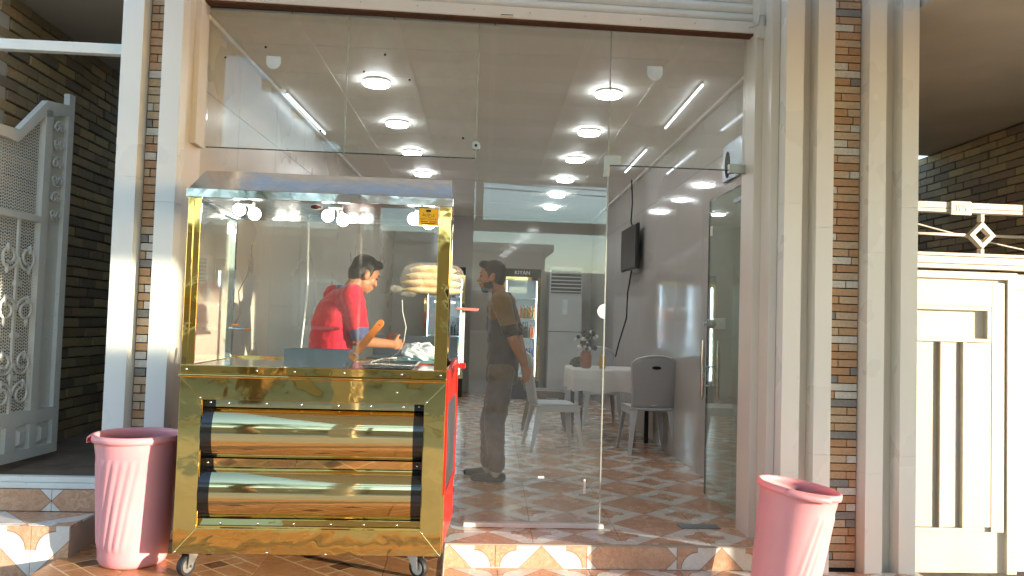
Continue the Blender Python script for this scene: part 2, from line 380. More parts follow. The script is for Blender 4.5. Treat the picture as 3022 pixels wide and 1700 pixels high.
def tile_field(parent, name, mat, org, ang, sx, sy, region, place, thick=.012, gap=.003, jit=.0006, ci=(-12, 13), cj=(-4, 22)):
    """lay tiles (each one an object) on a plane; region = convex polygon in plane coords, place = 4x4 from plane coords to world"""
    hx, hy = sx/2-gap/2, sy/2-gap/2; full = [(-hx, -hy), (hx, -hy), (hx, hy), (-hx, hy)]
    hp = []
    for i, p in enumerate(region):
        q = region[(i+1) % len(region)]; n = (q[1]-p[1], -(q[0]-p[0])); hp.append((n, n[0]*p[0]+n[1]*p[1]))
    me0 = None; c, s = math.cos(ang), math.sin(ang)
    for j in range(*cj):
        for i in range(*ci):
            lx, ly = (i+.5)*sx, (j+.5)*sy; cx = org[0]+c*lx-s*ly; cyy = org[1]+s*lx+c*ly
            poly = [(cx+c*x-s*y, cyy+s*x+c*y) for x, y in full]; a0 = area(poly)
            for n, d in hp:
                if poly: poly = clip(poly, n, d)
            if len(poly) < 3 or area(poly) < .002: continue
            M = place @ Matrix.Translation((cx, cyy, random.uniform(-jit, jit))) @ Matrix.Rotation(ang, 4, 'Z')
            if area(poly) > a0*.999:
                if me0 is None: me0 = MB().prism(full, 'z', -thick, 0).mesh(name, mat)
                me = me0
            else:
                loc = [(c*(x-cx)+s*(y-cyy), -s*(x-cx)+c*(y-cyy)) for x, y in poly]
                me = MB().prism(loc, 'z', -thick, 0).mesh(name, mat)
            link(name, me, parent, M=M)

def struct(o): o['kind'] = 'structure'; return o
# ================================================================== SETTING
GZ = -.25                                            # street-side paving level
ground = struct(box(-60, 60, -60, 40, GZ-.3, GZ-.004-.02).build('ground', 'soil'))
struct(box(-40, 40, -8.2, -.37, GZ-.02, GZ).build('pavement', 'sidewalk'))
struct(box(-40, 40, -15.5, -8.2, GZ-.02, GZ-.005).build('road', 'asphalt'))
struct(box(-40, 40, -8.35, -8.2, GZ-.02, GZ+.12).build('kerb', 'concrete'))

AX = R(2.4)                                          # the room is skewed a little against the facade
room = [(-1.66, -.355), (2.02, -.355), (2.26, 8.95), (-1.2, 8.95)]
floor = struct(MB().prism([(p[0], p[1]) for p in room], 'z', -.10, -.013).build('shop_floor', 'grout'))
I4 = Matrix()
tile_field(floor, 'floor_tile', 'tile_print', (.445, -.13), -AX, .5, .535, room, I4, thick=.012, ci=(-8, 8), cj=(-2, 19))
# front step of the shop: riser and lower tread
step = struct(box(-.045, 1.93, -.355, -.2, -.25, -.016).build('step', 'grout'))
def riser(parent, x0, x1, y, ztop, zbot, seq, start):
    """vertical tiles; seq = local height of the tile centre over the top edge"""
    k = 0; x = start
    while x < x1:
        a, b = max(x, x0), min(x+.5, x1); cz = ztop+seq[k % len(seq)]; cx = x+.25
        if b-a > .02:
            mb = MB().box(a-cx+.0015, b-cx-.0015, zbot-cz+.001, ztop-cz-.001, -.012, 0)
            link('riser_tile', mb.mesh('riser_tile', 'tile_print_sq'), parent, M=Matrix.Translation((cx, y, cz)) @ Matrix.Rotation(R(90), 4, 'X'))
        x += .5; k += 1
riser(step, -.045, 1.93, -.367, -.006, -.128, (-.25, -.25, -.06, -.25), -.27)
link('nosing', box(-.045, 1.93, -.369, -.345, -.0055, .0015).mesh('nosing', 'grout'), step)
tread = struct(box(-.045, 2.6, -.9, -.356, -.25, -.142).build('lower_step', 'grout'))
tile_field(tread, 'step_tile', 'tile_print', (.24, -.37), 0, .5, .535, [(-.045, -.9), (2.6, -.9), (2.6, -.368), (-.045, -.368)], Matrix.Translation((0, 0, -.129)), ci=(-2, 6), cj=(-2, 2))
riser(tread, -.045, 2.6, -.912, -.13, -.25, (-.25, -.06), -.27)
# wood-look platform and ramp the cart stands on
PZ = -.011
ramp = struct(MB().prism([(-2.6, -.245), (-.36, -.245), (-.36, PZ-.013), (-1.45, PZ-.013), (-2.6, -.24)], 'x', -1.918, -.047).build('ramp', 'grout'))
tile_field(ramp, 'ramp_tile', 'wood_tile', (-.33, -.36), R(0), .6, .6, [(-1.914, -1.45), (-.05, -1.45), (-.05, -.37), (-1.914, -.37)], Matrix.Translation((0, 0, PZ)), ci=(-4, 2), cj=(-3, 1))
tile_field(ramp, 'ramp_tile', 'wood_tile', (-.33, 0), R(0), .6, .6, [(-1.914, -1.17), (-.05, -1.17), (-.05, 0), (-1.914, 0)],
           Matrix.Translation((0, -1.452, PZ)) @ Matrix.Rotation(R(11.2), 4, 'X'), ci=(-4, 2), cj=(-3, 1))
link('edge_trim', MB().prism([(-1.45, -.245), (-.372, -.245), (-.372, PZ+.004), (-1.45, PZ+.004)], 'x', -.05, -.044).mesh('edge_trim', 'grout'), ramp)
# steps and porch of the house on the left
porch = struct(box(-6, -1.66, -.375, 5.2, -.25, .255).build('porch', 'porch_soil'))
riser(porch, -4.2, -1.87, -.388, .258, .146, (-.06, -.06), -2.60)
lstep = struct(box(-6, -1.87, -.66, -.376, -.25, .13).build('porch_step', 'grout'))
tile_field(lstep, 'step_tile', 'tile_print', (-2.34, -.64), 0, .5, .535, [(-4.2, -.66), (-1.87, -.66), (-1.87, -.39), (-4.2, -.39)], Matrix.Translation((0, 0, .143)), ci=(-5, 2), cj=(-1, 1))
riser(lstep, -4.2, -1.87, -.673, .142, -.10, (-.25, -.25), -2.55)
lstep2 = struct(box(-6, -1.92, -1.0, -.675, -.25, -.118).build('lower_porch_step', 'grout'))
tile_field(lstep2, 'step_tile', 'tile_print', (-2.34, -.9), 0, .5, .535, [(-4.2, -1.0), (-1.92, -1.0), (-1.92, -.675), (-4.2, -.675)], Matrix.Translation((0, 0, -.105)), ci=(-5, 2), cj=(-1, 1))

# room shell
def wall_line(name, a, b, th, z0, z1, mat):
    a = Vector((*a, 0)); b = Vector((*b, 0)); d = (b-a).normalized(); n = Vector((d.y, -d.x, 0))*th
    pts = [a, b, b+n, a+n]; return struct(MB().prism([(p.x, p.y) for p in pts], 'z', z0, z1).build(name, mat))
wr = wall_line('right_wall', (1.955, .02), (2.225, 8.9), .12, -.02, 3.02, 'wall_panel')
wl = wall_line('left_wall', (-1.17, 8.9), (-1.60, .02), .2, -.02, 3.02, 'wall_left')
wb = struct(box(-1.6, 2.5, 8.9, 9.0, -.02, 3.02).build('back_wall', 'wall_panel'))
# cladding sheets on the walls (seams as real gaps)
def sheets(parent, a, b, off, mat, wdt=.9, zs=(.0, 1.28, 2.55, 2.995)):
    a = Vector((*a, 0)); b = Vector((*b, 0)); L = (b-a).length; d = (b-a)/L; n = Vector((d.y, -d.x, 0))*-off
    k = int(math.ceil(L/wdt))
    for i in range(k):
        for z0, z1 in zip(zs, zs[1:]):
            p = a+d*(i*wdt+.002); q = a+d*min(L, (i+1)*wdt-.002)
            link('wall_sheet', MB().prism([(v.x, v.y) for v in (p, q, q+n, p+n)], 'z', z0+.002, z1-.002).mesh('wall_sheet', mat), parent)
sheets(wr, (1.955, .03), (2.225, 8.88), .008, 'wall_panel')
sheets(wl, (-1.17, 8.88), (-1.60, .03), .008, 'wall_left')
sheets(wb, (2.2, 8.9), (-1.2, 8.9), -.008, 'wall_panel', .9, (0, 1.0, 2.0, 2.995)) if False else None
for i in range(4):
    for z0, z1 in ((0, 1.26), (1.26, 2.5), (2.5, 2.99)): link('wall_sheet', box(-1.2+i*.86, -1.2+i*.86+.856, 8.892, 8.8995, z0+.002, z1-.002).mesh('wall_sheet', 'wall_panel'), wb)
ceil = struct(box(-1.75, 2.45, -.02, 9.0, 3.012, 3.12).build('ceiling', 'gap'))
tile_field(ceil, 'ceiling_panel', 'ceiling_panel', (.147, -.08), -R(1.7), .605, .61, [(-1.62, .02), (1.97, .02), (2.24, 8.9), (-1.17, 8.9)], Matrix.Translation((0, 0, 3.012)), gap=.006, ci=(-4, 6), cj=(-1, 16))
for i in range(-3, 5):
    c, s = math.cos(R(1.7)), math.sin(R(1.7)); x0 = .147+i*.605
    link('batten', MB().prism([(x0-.022, .03), (x0+.022, .03), (x0+.022+8.8*s, 8.83), (x0-.022+8.8*s, 8.83)], 'z', 2.996, 3.0005).mesh('batten', 'batten'), ceil)
for a, b in (((1.95, .03), (2.215, 8.88)), ((-1.595, .03), (-1.16, 8.88))):
    sg = -1 if a[0] > 0 else 1
    link('cornice', MB().prism([(a[0], a[1]), (b[0], b[1]), (b[0]+sg*.035, b[1]), (a[0]+sg*.035, a[1])], 'z', 2.965, 2.995).mesh('cornice', 'batten'), ceil)

# ------------------------------------------------------------------ facade pillars
brick_meshes = {}
def strip_bricks(root, x0, x1, yb, z0, z1, pitch=.0453, seed=1):
    rng = random.Random(seed); k = 0; z = z0
    while z < z1:
        if k % 2 == 0: cuts = [x0, x1] if rng.random() < .75 else [x0, x0+(x1-x0)*.78, x1]
        else: cuts = [x0, x0+(x1-x0)*rng.choice((.42, .62, .33, .7)), x1]
        for a, b in zip(cuts, cuts[1:]):
            wd = round(b-a-.006, 3)
            if wd not in brick_meshes: brick_meshes[wd] = MB().box(-wd/2, wd/2, -.012, 0, -.0195, .0195).mesh('brick', 'strip_brick')
            link('brick', brick_meshes[wd], root, M=Matrix.Translation(((a+b)/2, yb+rng.uniform(-.0015, .0015), z+pitch/2)))
        z += pitch; k += 1
def pillar(name, label, ribs, back, brick, seed, zt=3.4, zb=-.26):
    t = thing(name, label, 'pillar', ((back[0]+back[1])/2, -.2, zb))
    box(back[0], back[1], -.28, .02, zb, zt).build('core', 'brick_joint', t)
    for i, (a, b) in enumerate(ribs):
        joints = [zb, .42+.1*(i % 2), 1.92-.13*(i % 3), 3.4]
        for z0, z1 in zip(joints, joints[1:]): box(a, b, -.39, -.281, z0+.0003, z1-.0003).build('rib_panel', 'cladding', t, bevel=.0012)
    strip_bricks(t, brick[0], brick[1], -.281, max(zb, -.13), 3.2, seed=seed)
    return t
pr_ = pillar('facade_pillar', 'broad fluted pillar with four ribs and brick strip beside the cream gate', [(1.794, 1.896), (1.978, 2.076), (2.28, 2.38), (2.475, 2.572)], (1.76, 2.585), (2.079, 2.277), 3)
for a, b in ((1.897, 1.977), (2.381, 2.474)): box(a, b, -.29, -.281, -.26, 3.4).build('flute_back', 'cladding_cream', pr_)
box(1.70, 1.792, -.16, .05, -.13, 3.3).build('jamb', 'cladding_cream', pr_, bevel=.003); box(1.745, 1.792, -.30, -.161, -.13, 3.3).build('jamb', 'cladding_cream', pr_, bevel=.003)
pl_ = pillar('facade_pillar', 'narrow fluted pillar with two ribs and brick strip behind the left pink bin', [(-1.864, -1.754), (-1.649, -1.546)], (-1.87, -1.56), (-1.752, -1.651), 9, zb=-.1)
box(-1.655, -1.556, -.28, .02, -.1, 3.3).build('jamb', 'cladding_cream', pl_, bevel=.003)

# ------------------------------------------------------------------ roller shutter over the glass front
sh = thing('roller_shutter', 'rolled-up cream metal shutter with rusty bottom edge above the glass front', 'shutter', (.1, -.1, 3.0))
TILT = .009
def shx(x): return 3.002-(x+1.5)*TILT
def slab(mb, za, zb, y0, y1): return mb.add([(x, y, z+shx(x)-3.0) for z in (za, zb) for y in (y0, y1) for x in (-1.56, 1.72)], [(0, 2, 3, 1), (4, 5, 7, 6), (0, 1, 5, 4), (2, 6, 7, 3), (0, 4, 6, 2), (1, 3, 7, 5)])
slab(MB(), 3.004, 3.075, -.12, -.04).build('bottom_bar', 'shutter', sh, bevel=.004)
slab(MB(), 2.994, 3.0035, -.118, -.045).build('rusty_edge', 'rust', sh)
for k in range(5):
    za = 3.078+k*.062; prof = [(-.06, za)]+[(-.085-.022*math.sin(math.pi*i/6), za+.06*i/6) for i in range(7)]+[(-.06, za+.06)]
    m = MB(); pts = prof; vs = [(x, p[0], p[1]+shx(x)-3.0) for x in (-1.56, 1.72) for p in pts]; n = len(pts)
    m.add(vs, [tuple(range(n))[::-1], tuple(range(n, 2*n))]+[(i, (i+1) % n, n+(i+1) % n, n+i) for i in range(n)]); m.build('slat', 'shutter', sh, auto=True)
hx = .215
box(hx-.04, hx+.04, -.128, -.119, 2.998, 3.016).build('lock_tab', 'shutter', sh, bevel=.002); box(hx-.036, hx+.036, -.131, -.1285, 3.006, 3.009).build('lock_slot', 'rust', sh)
for k in range(9): MB().cyl((-1.3+k*.33, -.124, shx(-1.3+k*.33)+.045), (-1.3+k*.33, -.119, shx(-1.3+k*.33)+.045), .004, n=8).build('rivet', 'zinc', sh)
box(1.70, 1.755, -.19, -.165, 2.93, 3.3).build('guide_rail', 'shutter', sh, bevel=.003); box(-1.556, -1.525, -.17, -.02, 2.16, 3.3).build('guide_rail', 'shutter', sh, bevel=.003)
MB().tube([(1.66, -.15, 3.0), (1.70, -.19, 3.005), (1.71, -.19, 3.06), (1.735, -.19, 3.065), (1.74, -.19, 3.0)], .006).build('latch', 'zinc', sh)
tag(box(-1.56, 1.79, -.36, -.2, 3.36, 3.6).build('lintel', 'cladding_cream', bevel=.004), 'cream lintel box above the rolled shutter', 'lintel')

# ------------------------------------------------------------------ frameless glass front
def pane(label, x0, x1, z0, z1, y=0.):
    t = thing('glass_pane', label, 'glass pane', ((x0+x1)/2, y, z0)); box(x0+.0015, x1-.0015, y-.005, y+.005, z0, z1).build('glass_sheet', 'glass_veil' if z0 > 1 else 'glass', t)
    return t
GT = 2.99
g1 = pane('upper glass pane at the far left above the cart, next to the narrow pillar', -1.525, -.72, 2.178, GT)
g2 = pane('upper glass pane directly above the right half of the gold cart', -.72, .058, 2.178, GT)
g3 = pane('tall fixed glass pane from floor to shutter in front of the standing man', .058, .86, .028, GT)
g4 = pane('upper glass pane above the open glass door', .86, 1.70, 2.172, GT)
box(.055, .882, -.022, .022, .0015, .0275).build('bottom_rail', 'white_plastic', g3, bevel=.003)
for t_, x_ in ((g1, -.72), (g2, .058), (g3, .86)):
    z_ = 2.178 if t_ is not g3 else .03
    box(x_-.0035, x_+.0035, -.0062, .0062, z_, GT).build('silicone_joint', 'seam_pale', t_)
for t_, a_, b_, z_ in ((g1, -1.52, -.723, 2.176), (g2, -.717, .054, 2.176), (g4, .864, 1.70, 2.170)): box(a_, b_, -.0055, .0055, z_-.004, z_+.0015).build('edge', 'seam_dark', t_)
def halfdisc(cx, cz, r, ang0, n=14):
    return [(cx+r*math.cos(ang0+math.pi*i/n), cz+r*math.sin(ang0+math.pi*i/n)) for i in range(n+1)]
MB().prism(halfdisc(.858, 1.285, .045, math.pi/2), 'y', -.014, -.0055).build('lock_plate', 'white_plastic', g3, bevel=.003)
def tape(t, cx, cz, wd, h): return box(cx-wd/2, cx+wd/2, -.0065, -.0055, cz-h/2, cz+h/2).build('tape', 'paper', t)
tape(g3, .765, .245, .012, .085); tape(g3, .505, .295, .036, .012)
def tombstone(t, cx, cz, r):
    pts = [(cx+r, cz+r*.75), (cx-r, cz+r*.75)]+[(cx+r*math.cos(math.pi+math.pi*i/10), cz-.1*r+r*math.sin(math.pi+math.pi*i/10)) for i in range(11)]
    MB().prism(pts, 'y', -.0075, -.0055).build('sticker', 'pale_sticker', t)
tombstone(g1, -1.151, 2.70, .042); tombstone(g4, 1.131, 2.75, .048)
for gx, t in ((-1.43, g1), (-1.20, g1), (-.86, g1), (-.62, g2), (-.35, g2), (-.02, g2), (-.5, g2)):
    z = random.uniform(2.2, 2.85); box(gx-.006, gx+.006, -.0065, -.0055, z-.006, z+.006).build('dot_sticker', 'gap', t)
MB().cyl((.058, -.018, 2.25), (.058, .018, 2.25), .026, n=20).build('clamp_disc', 'steel', g3); MB().cyl((.058, -.021, 2.25), (.058, -.0185, 2.25), .008, n=12).build('clamp_screw', 'gap', g3)
pts = [(.835, 2.095), (.866, 2.095), (.866, 2.168), (.932, 2.168), (.932, 2.225), (.835, 2.225)]
MB().prism(pts, 'y', -.016, .016).build('patch_fitting', 'zinc', g4, bevel=.002)
box(1.60, 1.70, -.018, .018, 2.15, 2.205).build('pivot_fitting', 'zinc', g4, bevel=.003)
box(-.80, -.64, -.014, .014, 2.165, 2.215).build('glass_joiner', 'glass', g2)
# open glass door, swung inwards
dr = thing('glass_door', 'frameless glass door swung open inwards with long steel pull handles', 'door', (1.77, .04, 0))
box(1.764, 1.774, .05, .885, .03, 2.12).build('door_glass', 'glass_green', dr); box(1.7632, 1.7748, .8852, .890, .03, 2.12).build('door_edge', 'seam_dark', dr); box(1.7632, 1.7748, .05, .89, 2.1202, 2.126).build('door_edge', 'seam_dark', dr)
hd = box(1.758, 1.780, .045, .20, .012, .085).build('bottom_patch', 'zinc', dr, bevel=.003); box(1.7565, 1.7578, .06, .18, .025, .07).build('paint_smear', 'paper', hd)
box(1.758, 1.780, .045, .20, 2.06, 2.135).build('top_patch', 'zinc', dr, bevel=.003)
box(1.752, 1.764, .05, .34, 2.02, 2.05).build('closer_arm', 'steel_dull', dr)
for sx in (-1, 1):
    x = 1.769+sx*.055
    h = MB().lathe([(.004, .70), (.0145, .73), (.0155, .95), (.0155, 1.02), (.008, 1.115)], (x, .815, 0), 14).build('pull_handle', 'steel', dr, auto=True)
    for z in (.80, .93): MB().cyl((1.769+sx*.006, .815, z), (x, .815, z), .009, n=10).build('handle_mount', 'steel', h)
MB().cyl((1.74, .845, 1.235), (1.798, .845, 1.235), .032, n=18).build('lock', 'steel', dr); MB().cyl((1.725, .845, 1.235), (1.813, .845, 1.235), .011, n=10).build('lock_knob', 'zinc', dr)
MB().prism([(.115, 1.62), (.16, 1.61), (.165, 1.74), (.13, 1.77), (.10, 1.70)], 'x', 1.7615, 1.7638).build('dark_tape', 'black_plastic', dr)
box(1.7615, 1.7638, .80, .85, 1.86, 1.93).build('label_sticker', 'paper', dr)
fs = box(1.36, 1.60, .015, .115, .001, .006).build('floor_plate', 'steel_dull'); tag(fs, 'dull rectangular floor spring cover set in the tiles at the door', 'plate')
# ------------------------------------------------------------------ house entrance on the left: yard wall, gate
def brick_wall(name, label, x, face, y0, y1, z0, z1, mat, bl=.245, bh=.0745, nmax=300, seed=5):
    rng = random.Random(seed); t = thing(name, label, 'wall', (x, (y0+y1)/2, z0))
    box(*sorted((x-face*.02, x-face*.24)), y0, y1, z0, z1).build('mortar', 'mortar', t)
    me = MB().box(-.03, .014, -bl/2+.006, bl/2-.006, -bh/2+.006, bh/2-.006).mesh('brick', mat); n = 0; rest = MB(); k = 0
    z = z0+bh/2
    cells = []
    while z < z1:
        y = y0-(bl/2 if k % 2 else 0)+bl/2
        while y < y1: cells.append((y, z)); y += bl
        z += bh; k += 1
    cells.sort(key=lambda c: c[0])
    for y, z in cells:
        M = Matrix.Translation((x-face*.02+rng.uniform(-.005, .007)*face, y+rng.uniform(-.004, .004), z+rng.uniform(-.003, .003))) @ Matrix.Rotation(rng.uniform(-.02, .02), 4, 'X') @ Matrix.Rotation(0 if face > 0 else math.pi, 4, 'Z')
        if n < nmax: link('brick', me, t, bevel=.004, M=M)
        else: rest.box(-.03, .014, -bl/2+.006, bl/2-.006, -bh/2+.006, bh/2-.006, M)
        n += 1
    if rest.v: tag(rest.build('far_bricks', mat, t), kind='stuff')
    return t
brick_wall('yard_wall', 'dark old yellow brick wall behind the open white gate', -2.85, 1, .35, 4.19, .25, 3.14, 'yard_brick')
struct(box(-3.1, -1.87, 4.2, 4.3, .25, 3.3).build('passage_back_wall', 'plaster')); struct(box(-6, -1.80, -.05, 2.4, 3.15, 3.3).build('passage_ceiling', 'plaster'))
struct(box(-6, -2.86, -.2, .345, .25, 3.14).build('house_wall', 'plaster'))
struct(box(-1.87, -1.79, .0, 4.3, .1, 3.15).build('shop_side_wall', 'plaster'))
fr = thing('entrance_surround', 'white painted steel gate frame bar and sill of the left entrance', 'surround', (-2.4, -.3, .26))
box(-4.0, -1.866, -.33, -.28, 2.595, 2.652).build('transom_bar', 'gate_white', fr, bevel=.003)
box(-4.0, -1.866, -.372, -.32, .258, .286).build('sill', 'gate_white', fr, bevel=.003); box(-4.0, -1.866, -.35, -.30, .287, .316).build('sill', 'gate_white', fr, bevel=.003)
A_ = Vector((-2.67, -.22, 0)); D_ = Vector((.085, .82, 0)).normalized(); N_ = Vector((D_.y, -D_.x, 0))
lg = thing('ornate_gate', 'white ornate metal gate leaf with wire mesh and scrolls, standing open', 'gate', (A_.x, A_.y, .30))
ML = Matrix((D_, Vector((0, 0, 1)), N_)).transposed().to_4x4(); ML.translation = A_     # (u, z, out) -> world
def lbox(u0, u1, z0, z1, o0, o1): return MB().box(u0, u1, z0, z1, o0, o1, ML)
def lb(name, u0, u1, z0, z1, o0=-.02, o1=.02, **kw): return lbox(u0, u1, z0, z1, o0, o1).build(name, 'gate_white', lg, bevel=.002, **kw)
lb('end_stile', .775, .838, .29, 2.597); lb('bottom_rail', 0, .775, .29, .35); lb('middle_rail', 0, .775, .50, .58); lb('stile', .548, .618, .58, 2.44); lb('stile', 0, .10, .35, 2.2)
lb('cross_rail', .10, .548, 1.728, 1.768); lb('lower_stile', .55, .62, .35, .50); lb('lower_stile', .33, .42, .35, .50)
MB().prism([(.10, 2.18), (.213, 2.18), (.30, 2.17), (.53, 2.38), (.775, 2.455), (.775, 2.52), (.555, 2.49), (.303, 2.248), (.10, 2.24)], 'z', -.02, .02).build('top_rail', 'gate_white', lg)
o = [k for k in COL.objects][-1]; o.data.transform(ML)
for u0, u1 in ((.62, .775), (.42, .55), (.10, .33)):
    lbox(u0, u1, .35, .50, -.012, -.006).build('panel', 'gate_white', lg)
    c = ((u0+u1)/2, .425); hw, hh = (u1-u0)/2-.012, .06
    MB().add([ML @ Vector(p) for p in ((c[0]-hw, c[1]-hh, -.006), (c[0]+hw, c[1]-hh, -.006), (c[0]+hw, c[1]+hh, -.006), (c[0]-hw, c[1]+hh, -.006), (c[0]-hw*.5, c[1]-hh*.6, .02), (c[0]+hw*.5, c[1]-hh*.6, .02), (c[0]+hw*.5, c[1]+hh*.6, .02), (c[0]-hw*.5, c[1]+hh*.6, .02))],
             [(0, 1, 5, 4), (1, 2, 6, 5), (2, 3, 7, 6), (3, 0, 4, 7), (4, 5, 6, 7), (3, 2, 1, 0)]).build('raised_panel', 'gate_white', lg)
lb('side_sheet', .618, .775, .58, 2.45, -.012, -.006)
mesh_ = MB()
for i in range(24):                                   # woven wire mesh: crimped wires both ways
    u = .105+i*.0186
    if u > .545: break
    top = 2.17 if u < .30 else 2.17+(u-.30)*.91
    k = int((top-.58)/.0186); mesh_.tube([ML @ Vector((u, .58+j*.0186*.5, -.004+.0035*(1 if (i+j//1) % 2 else -1))) for j in range(0, k*2+1, 1)], .0022, 4)
for j in range(96):
    z = .585+j*.0186; u0 = .10 if z < 2.17 else .30+(z-2.17)/.91
    if u0 > .53: break
    n = int((.548-u0)/.0186)+1
    if n > 1: mesh_.tube([ML @ Vector((u0+(.548-u0)*i/n, z, -.004+.0035*(1 if (i+j) % 2 else -1))) for i in range(n+1)], .0022, 4)
tag(mesh_.build('wire_mesh', 'gate_white', lg), kind='stuff')
lb('mullion', .355, .377, .58, 1.728, .0, .014)
def scroll(cu, cz, r, flip, up, turns=1.35, rr=.0085):
    pts = []
    for i in range(28):
        t = i/27; a = t*turns*2*math.pi; q = r*(1-.62*t)
        pts.append(ML @ Vector((cu+flip*(-q*math.cos(a)+r*0), cz+up*q*math.sin(a), .016)))
    return MB().tube(pts, rr, 6)
for cz in (1.50, 1.19, .88, .69):
    for fl in (-1, 1): scroll(.366+fl*.082, cz, .078, fl, 1 if cz in (1.19, .69) else -1).build('scroll', 'gate_white', lg, smooth=True)
for k, cz in enumerate((2.35, 2.25, 2.12, 2.02, 1.90, 1.80)):
    for fl in (-1, 1): scroll(.697+fl*.026, cz, .03, fl, 1 if k % 2 == 0 else -1, 1.3, .005).build('small_scroll', 'gate_white', lg, smooth=True)
    pts = [ML @ Vector((.697+.05*math.cos(R(a)), cz+(-1 if k % 2 == 0 else 1)*.012+.052*math.sin(R(a))*(-1 if k % 2 == 0 else 1)*-1, .012)) for a in range(0, 181, 15)]
    MB().tube(pts, .006, 6).build('scroll_arc', 'gate_white', lg, smooth=True)
for cz in (1.345, 1.04, .79): lbox(.335, .397, cz-.014, cz+.014, .006, .028).build('collar', 'gate_white', lg, bevel=.003)
for cz in (1.55, 1.43, 1.25, 1.12, .92, .75):
    for fl in (-1, 1): MB().ell(ML @ Vector((.366+fl*.10, cz, .016)), (.012, .012, .03), None, 8, 6).build('leaf_bud', 'gate_white', lg, smooth=True)

# ------------------------------------------------------------------ neighbour's entrance on the right
brick_wall('porch_wall', 'dark brick side wall under the neighbour porch ceiling at upper right', 4.8, -1, 1.3, 3.9, 1.2, 3.07, 'yard_brick', nmax=220, seed=8)
struct(box(2.585, 6.5, -.75, 3.3, 3.08, 3.145).build('porch_ceiling', 'plaster')); struct(box(2.585, 5.0, 3.9, 4.0, -.25, 3.07).build('porch_back_wall', 'plaster'))
struct(box(2.585, 4.8, .12, 3.9, -.25, -.2).build('porch_floor', 'concrete')); struct(box(2.46, 2.584, .021, 3.9, -.25, 3.07).build('porch_side_wall', 'plaster'))
struct(box(4.83, 6.5, .1, 1.3, -.25, 3.07).build('neighbour_wall', 'plaster')); struct(box(4.83, 6.5, 1.3, 3.9, -.25, 1.2).build('neighbour_wall', 'plaster'))
rg = thing('cream_gate', 'cream painted steel gate with recessed panels lit by the low sun', 'gate', (3.2, .02, -.24))
def gb(name, x0, x1, z0, z1, y0=-.02, y1=.02, **kw): return box(x0, x1, y0, y1, z0, z1).build(name, 'gate_cream', rg, bevel=.003, **kw)
gb('sheet', 2.60, 3.39, -.24, 1.56, .006, .012)
gb('stile', 3.365, 3.43, -.24, 1.60); gb('top_rail', 2.60, 3.365, 1.555, 1.60)
gb('face_panel', 3.27, 3.352, .01, 1.535, -.012, .0055); gb('face_panel', 2.60, 3.27, 1.385, 1.535, -.012, .0055); gb('face_panel', 2.60, 3.27, -.235, .012, -.012, .0055)
gb('panel_frame', 2.60, 3.255, 1.36, 1.384, -.028, .0055); gb('panel_frame', 3.23, 3.255, 1.19, 1.359, -.028, .0055); gb('panel_frame', 2.60, 3.255, 1.165, 1.189, -.028, .0055)
for x in (2.93, 3.075): gb('slot_edge', x, x+.022, .04, 1.164, -.03, .0055)
gb('panel_frame', 2.60, 3.12, .014, .038, -.028, .0055)
for a, b in ((2.60, 2.905), (2.953, 3.05), (3.098, 3.268)): gb('face_panel', a, b, .04, 1.163, -.010, .0055)
rf = thing('transom_grille', 'cream painted steel frame with diamond grille above the gate', 'grille', (3.2, .02, 1.6))
def fb(name, x0, x1, z0, z1, y0=-.03, y1=.03, mat='gate_cream'): return box(x0, x1, y0, y1, z0, z1).build(name, mat, rf, bevel=.003)
fb('lower_rail', 2.58, 4.5, 1.615, 1.643, -.035, .03); fb('lower_rail', 2.58, 4.5, 1.646, 1.69, -.03, .03); fb('lower_rail', 2.58, 4.5, 1.692, 1.712, -.04, .035)
fb('upper_rail', 2.58, 4.5, 1.962, 1.985); fb('upper_rail', 2.58, 4.5, 1.987, 2.025); fb('rust_mark', 3.455, 3.485, 1.96, 2.027, -.032, -.0305, 'rust')
MB().cyl((2.58, 0, 1.828), (3.12, 0, 1.828), .009, n=8).build('grille_bar', 'gate_cream', rf, smooth=True); MB().cyl((3.285, 0, 1.828), (4.5, 0, 1.828), .009, n=8).build('grille_bar', 'gate_cream', rf, smooth=True)
c = (3.203, 1.828); ro, ri = .085, .048
m = MB(); q = [(1, 0), (0, 1), (-1, 0), (0, -1)]
m.add([(c[0]+k[0]*r, y, c[1]+k[1]*r) for r in (ro, ri) for y in (-.022, .022) for k in q],
      [(i, (i+1) % 4, 4+(i+1) % 4, 4+i) for i in range(4)]+[(8+i, 12+i, 12+(i+1) % 4, 8+(i+1) % 4) for i in range(4)]+[(i, 8+i, 8+(i+1) % 4, (i+1) % 4) for i in range(4)]+[(4+i, 4+(i+1) % 4, 12+(i+1) % 4, 12+i) for i in range(4)])
m.build('diamond', 'gate_cream', rf, bevel=.002)
fb('stub', 3.19, 3.214, 1.712, 1.745, -.02, .02); fb('stub', 3.19, 3.214, 1.912, 1.962, -.02, .02)
pl = box(2.985, 3.115, -.044, -.031, 1.945, 2.03).build('number_plate', 'gate_cream', rf, bevel=.003)
tm = text_mb('١٢٩', .06, Matrix.Translation((3.05, -.045, 1.987)) @ UPXZ, .0012)
if tm.v: tm.build('number', 'gate_cream', pl)
lg2 = thing('grey_gate_leaf', 'second gate leaf in grey-cream paint at the right picture edge', 'gate', (3.9, .06, -.24))
box(3.435, 4.5, .05, .08, -.24, 1.60).build('sheet', 'gate_white', lg2)
for z in (1.33, 1.50, .10, .82): box(3.435, 4.5, .035, .0495, z, z+.03).build('bar', 'gate_white', lg2, bevel=.002)
for x in (3.62, 3.9, 4.18): box(x, x+.16, .036, .0495, .16, .79).build('raised_panel', 'gate_white', lg2, bevel=.004); box(x, x+.16, .036, .0495, .88, 1.30).build('raised_panel', 'gate_white', lg2, bevel=.004)
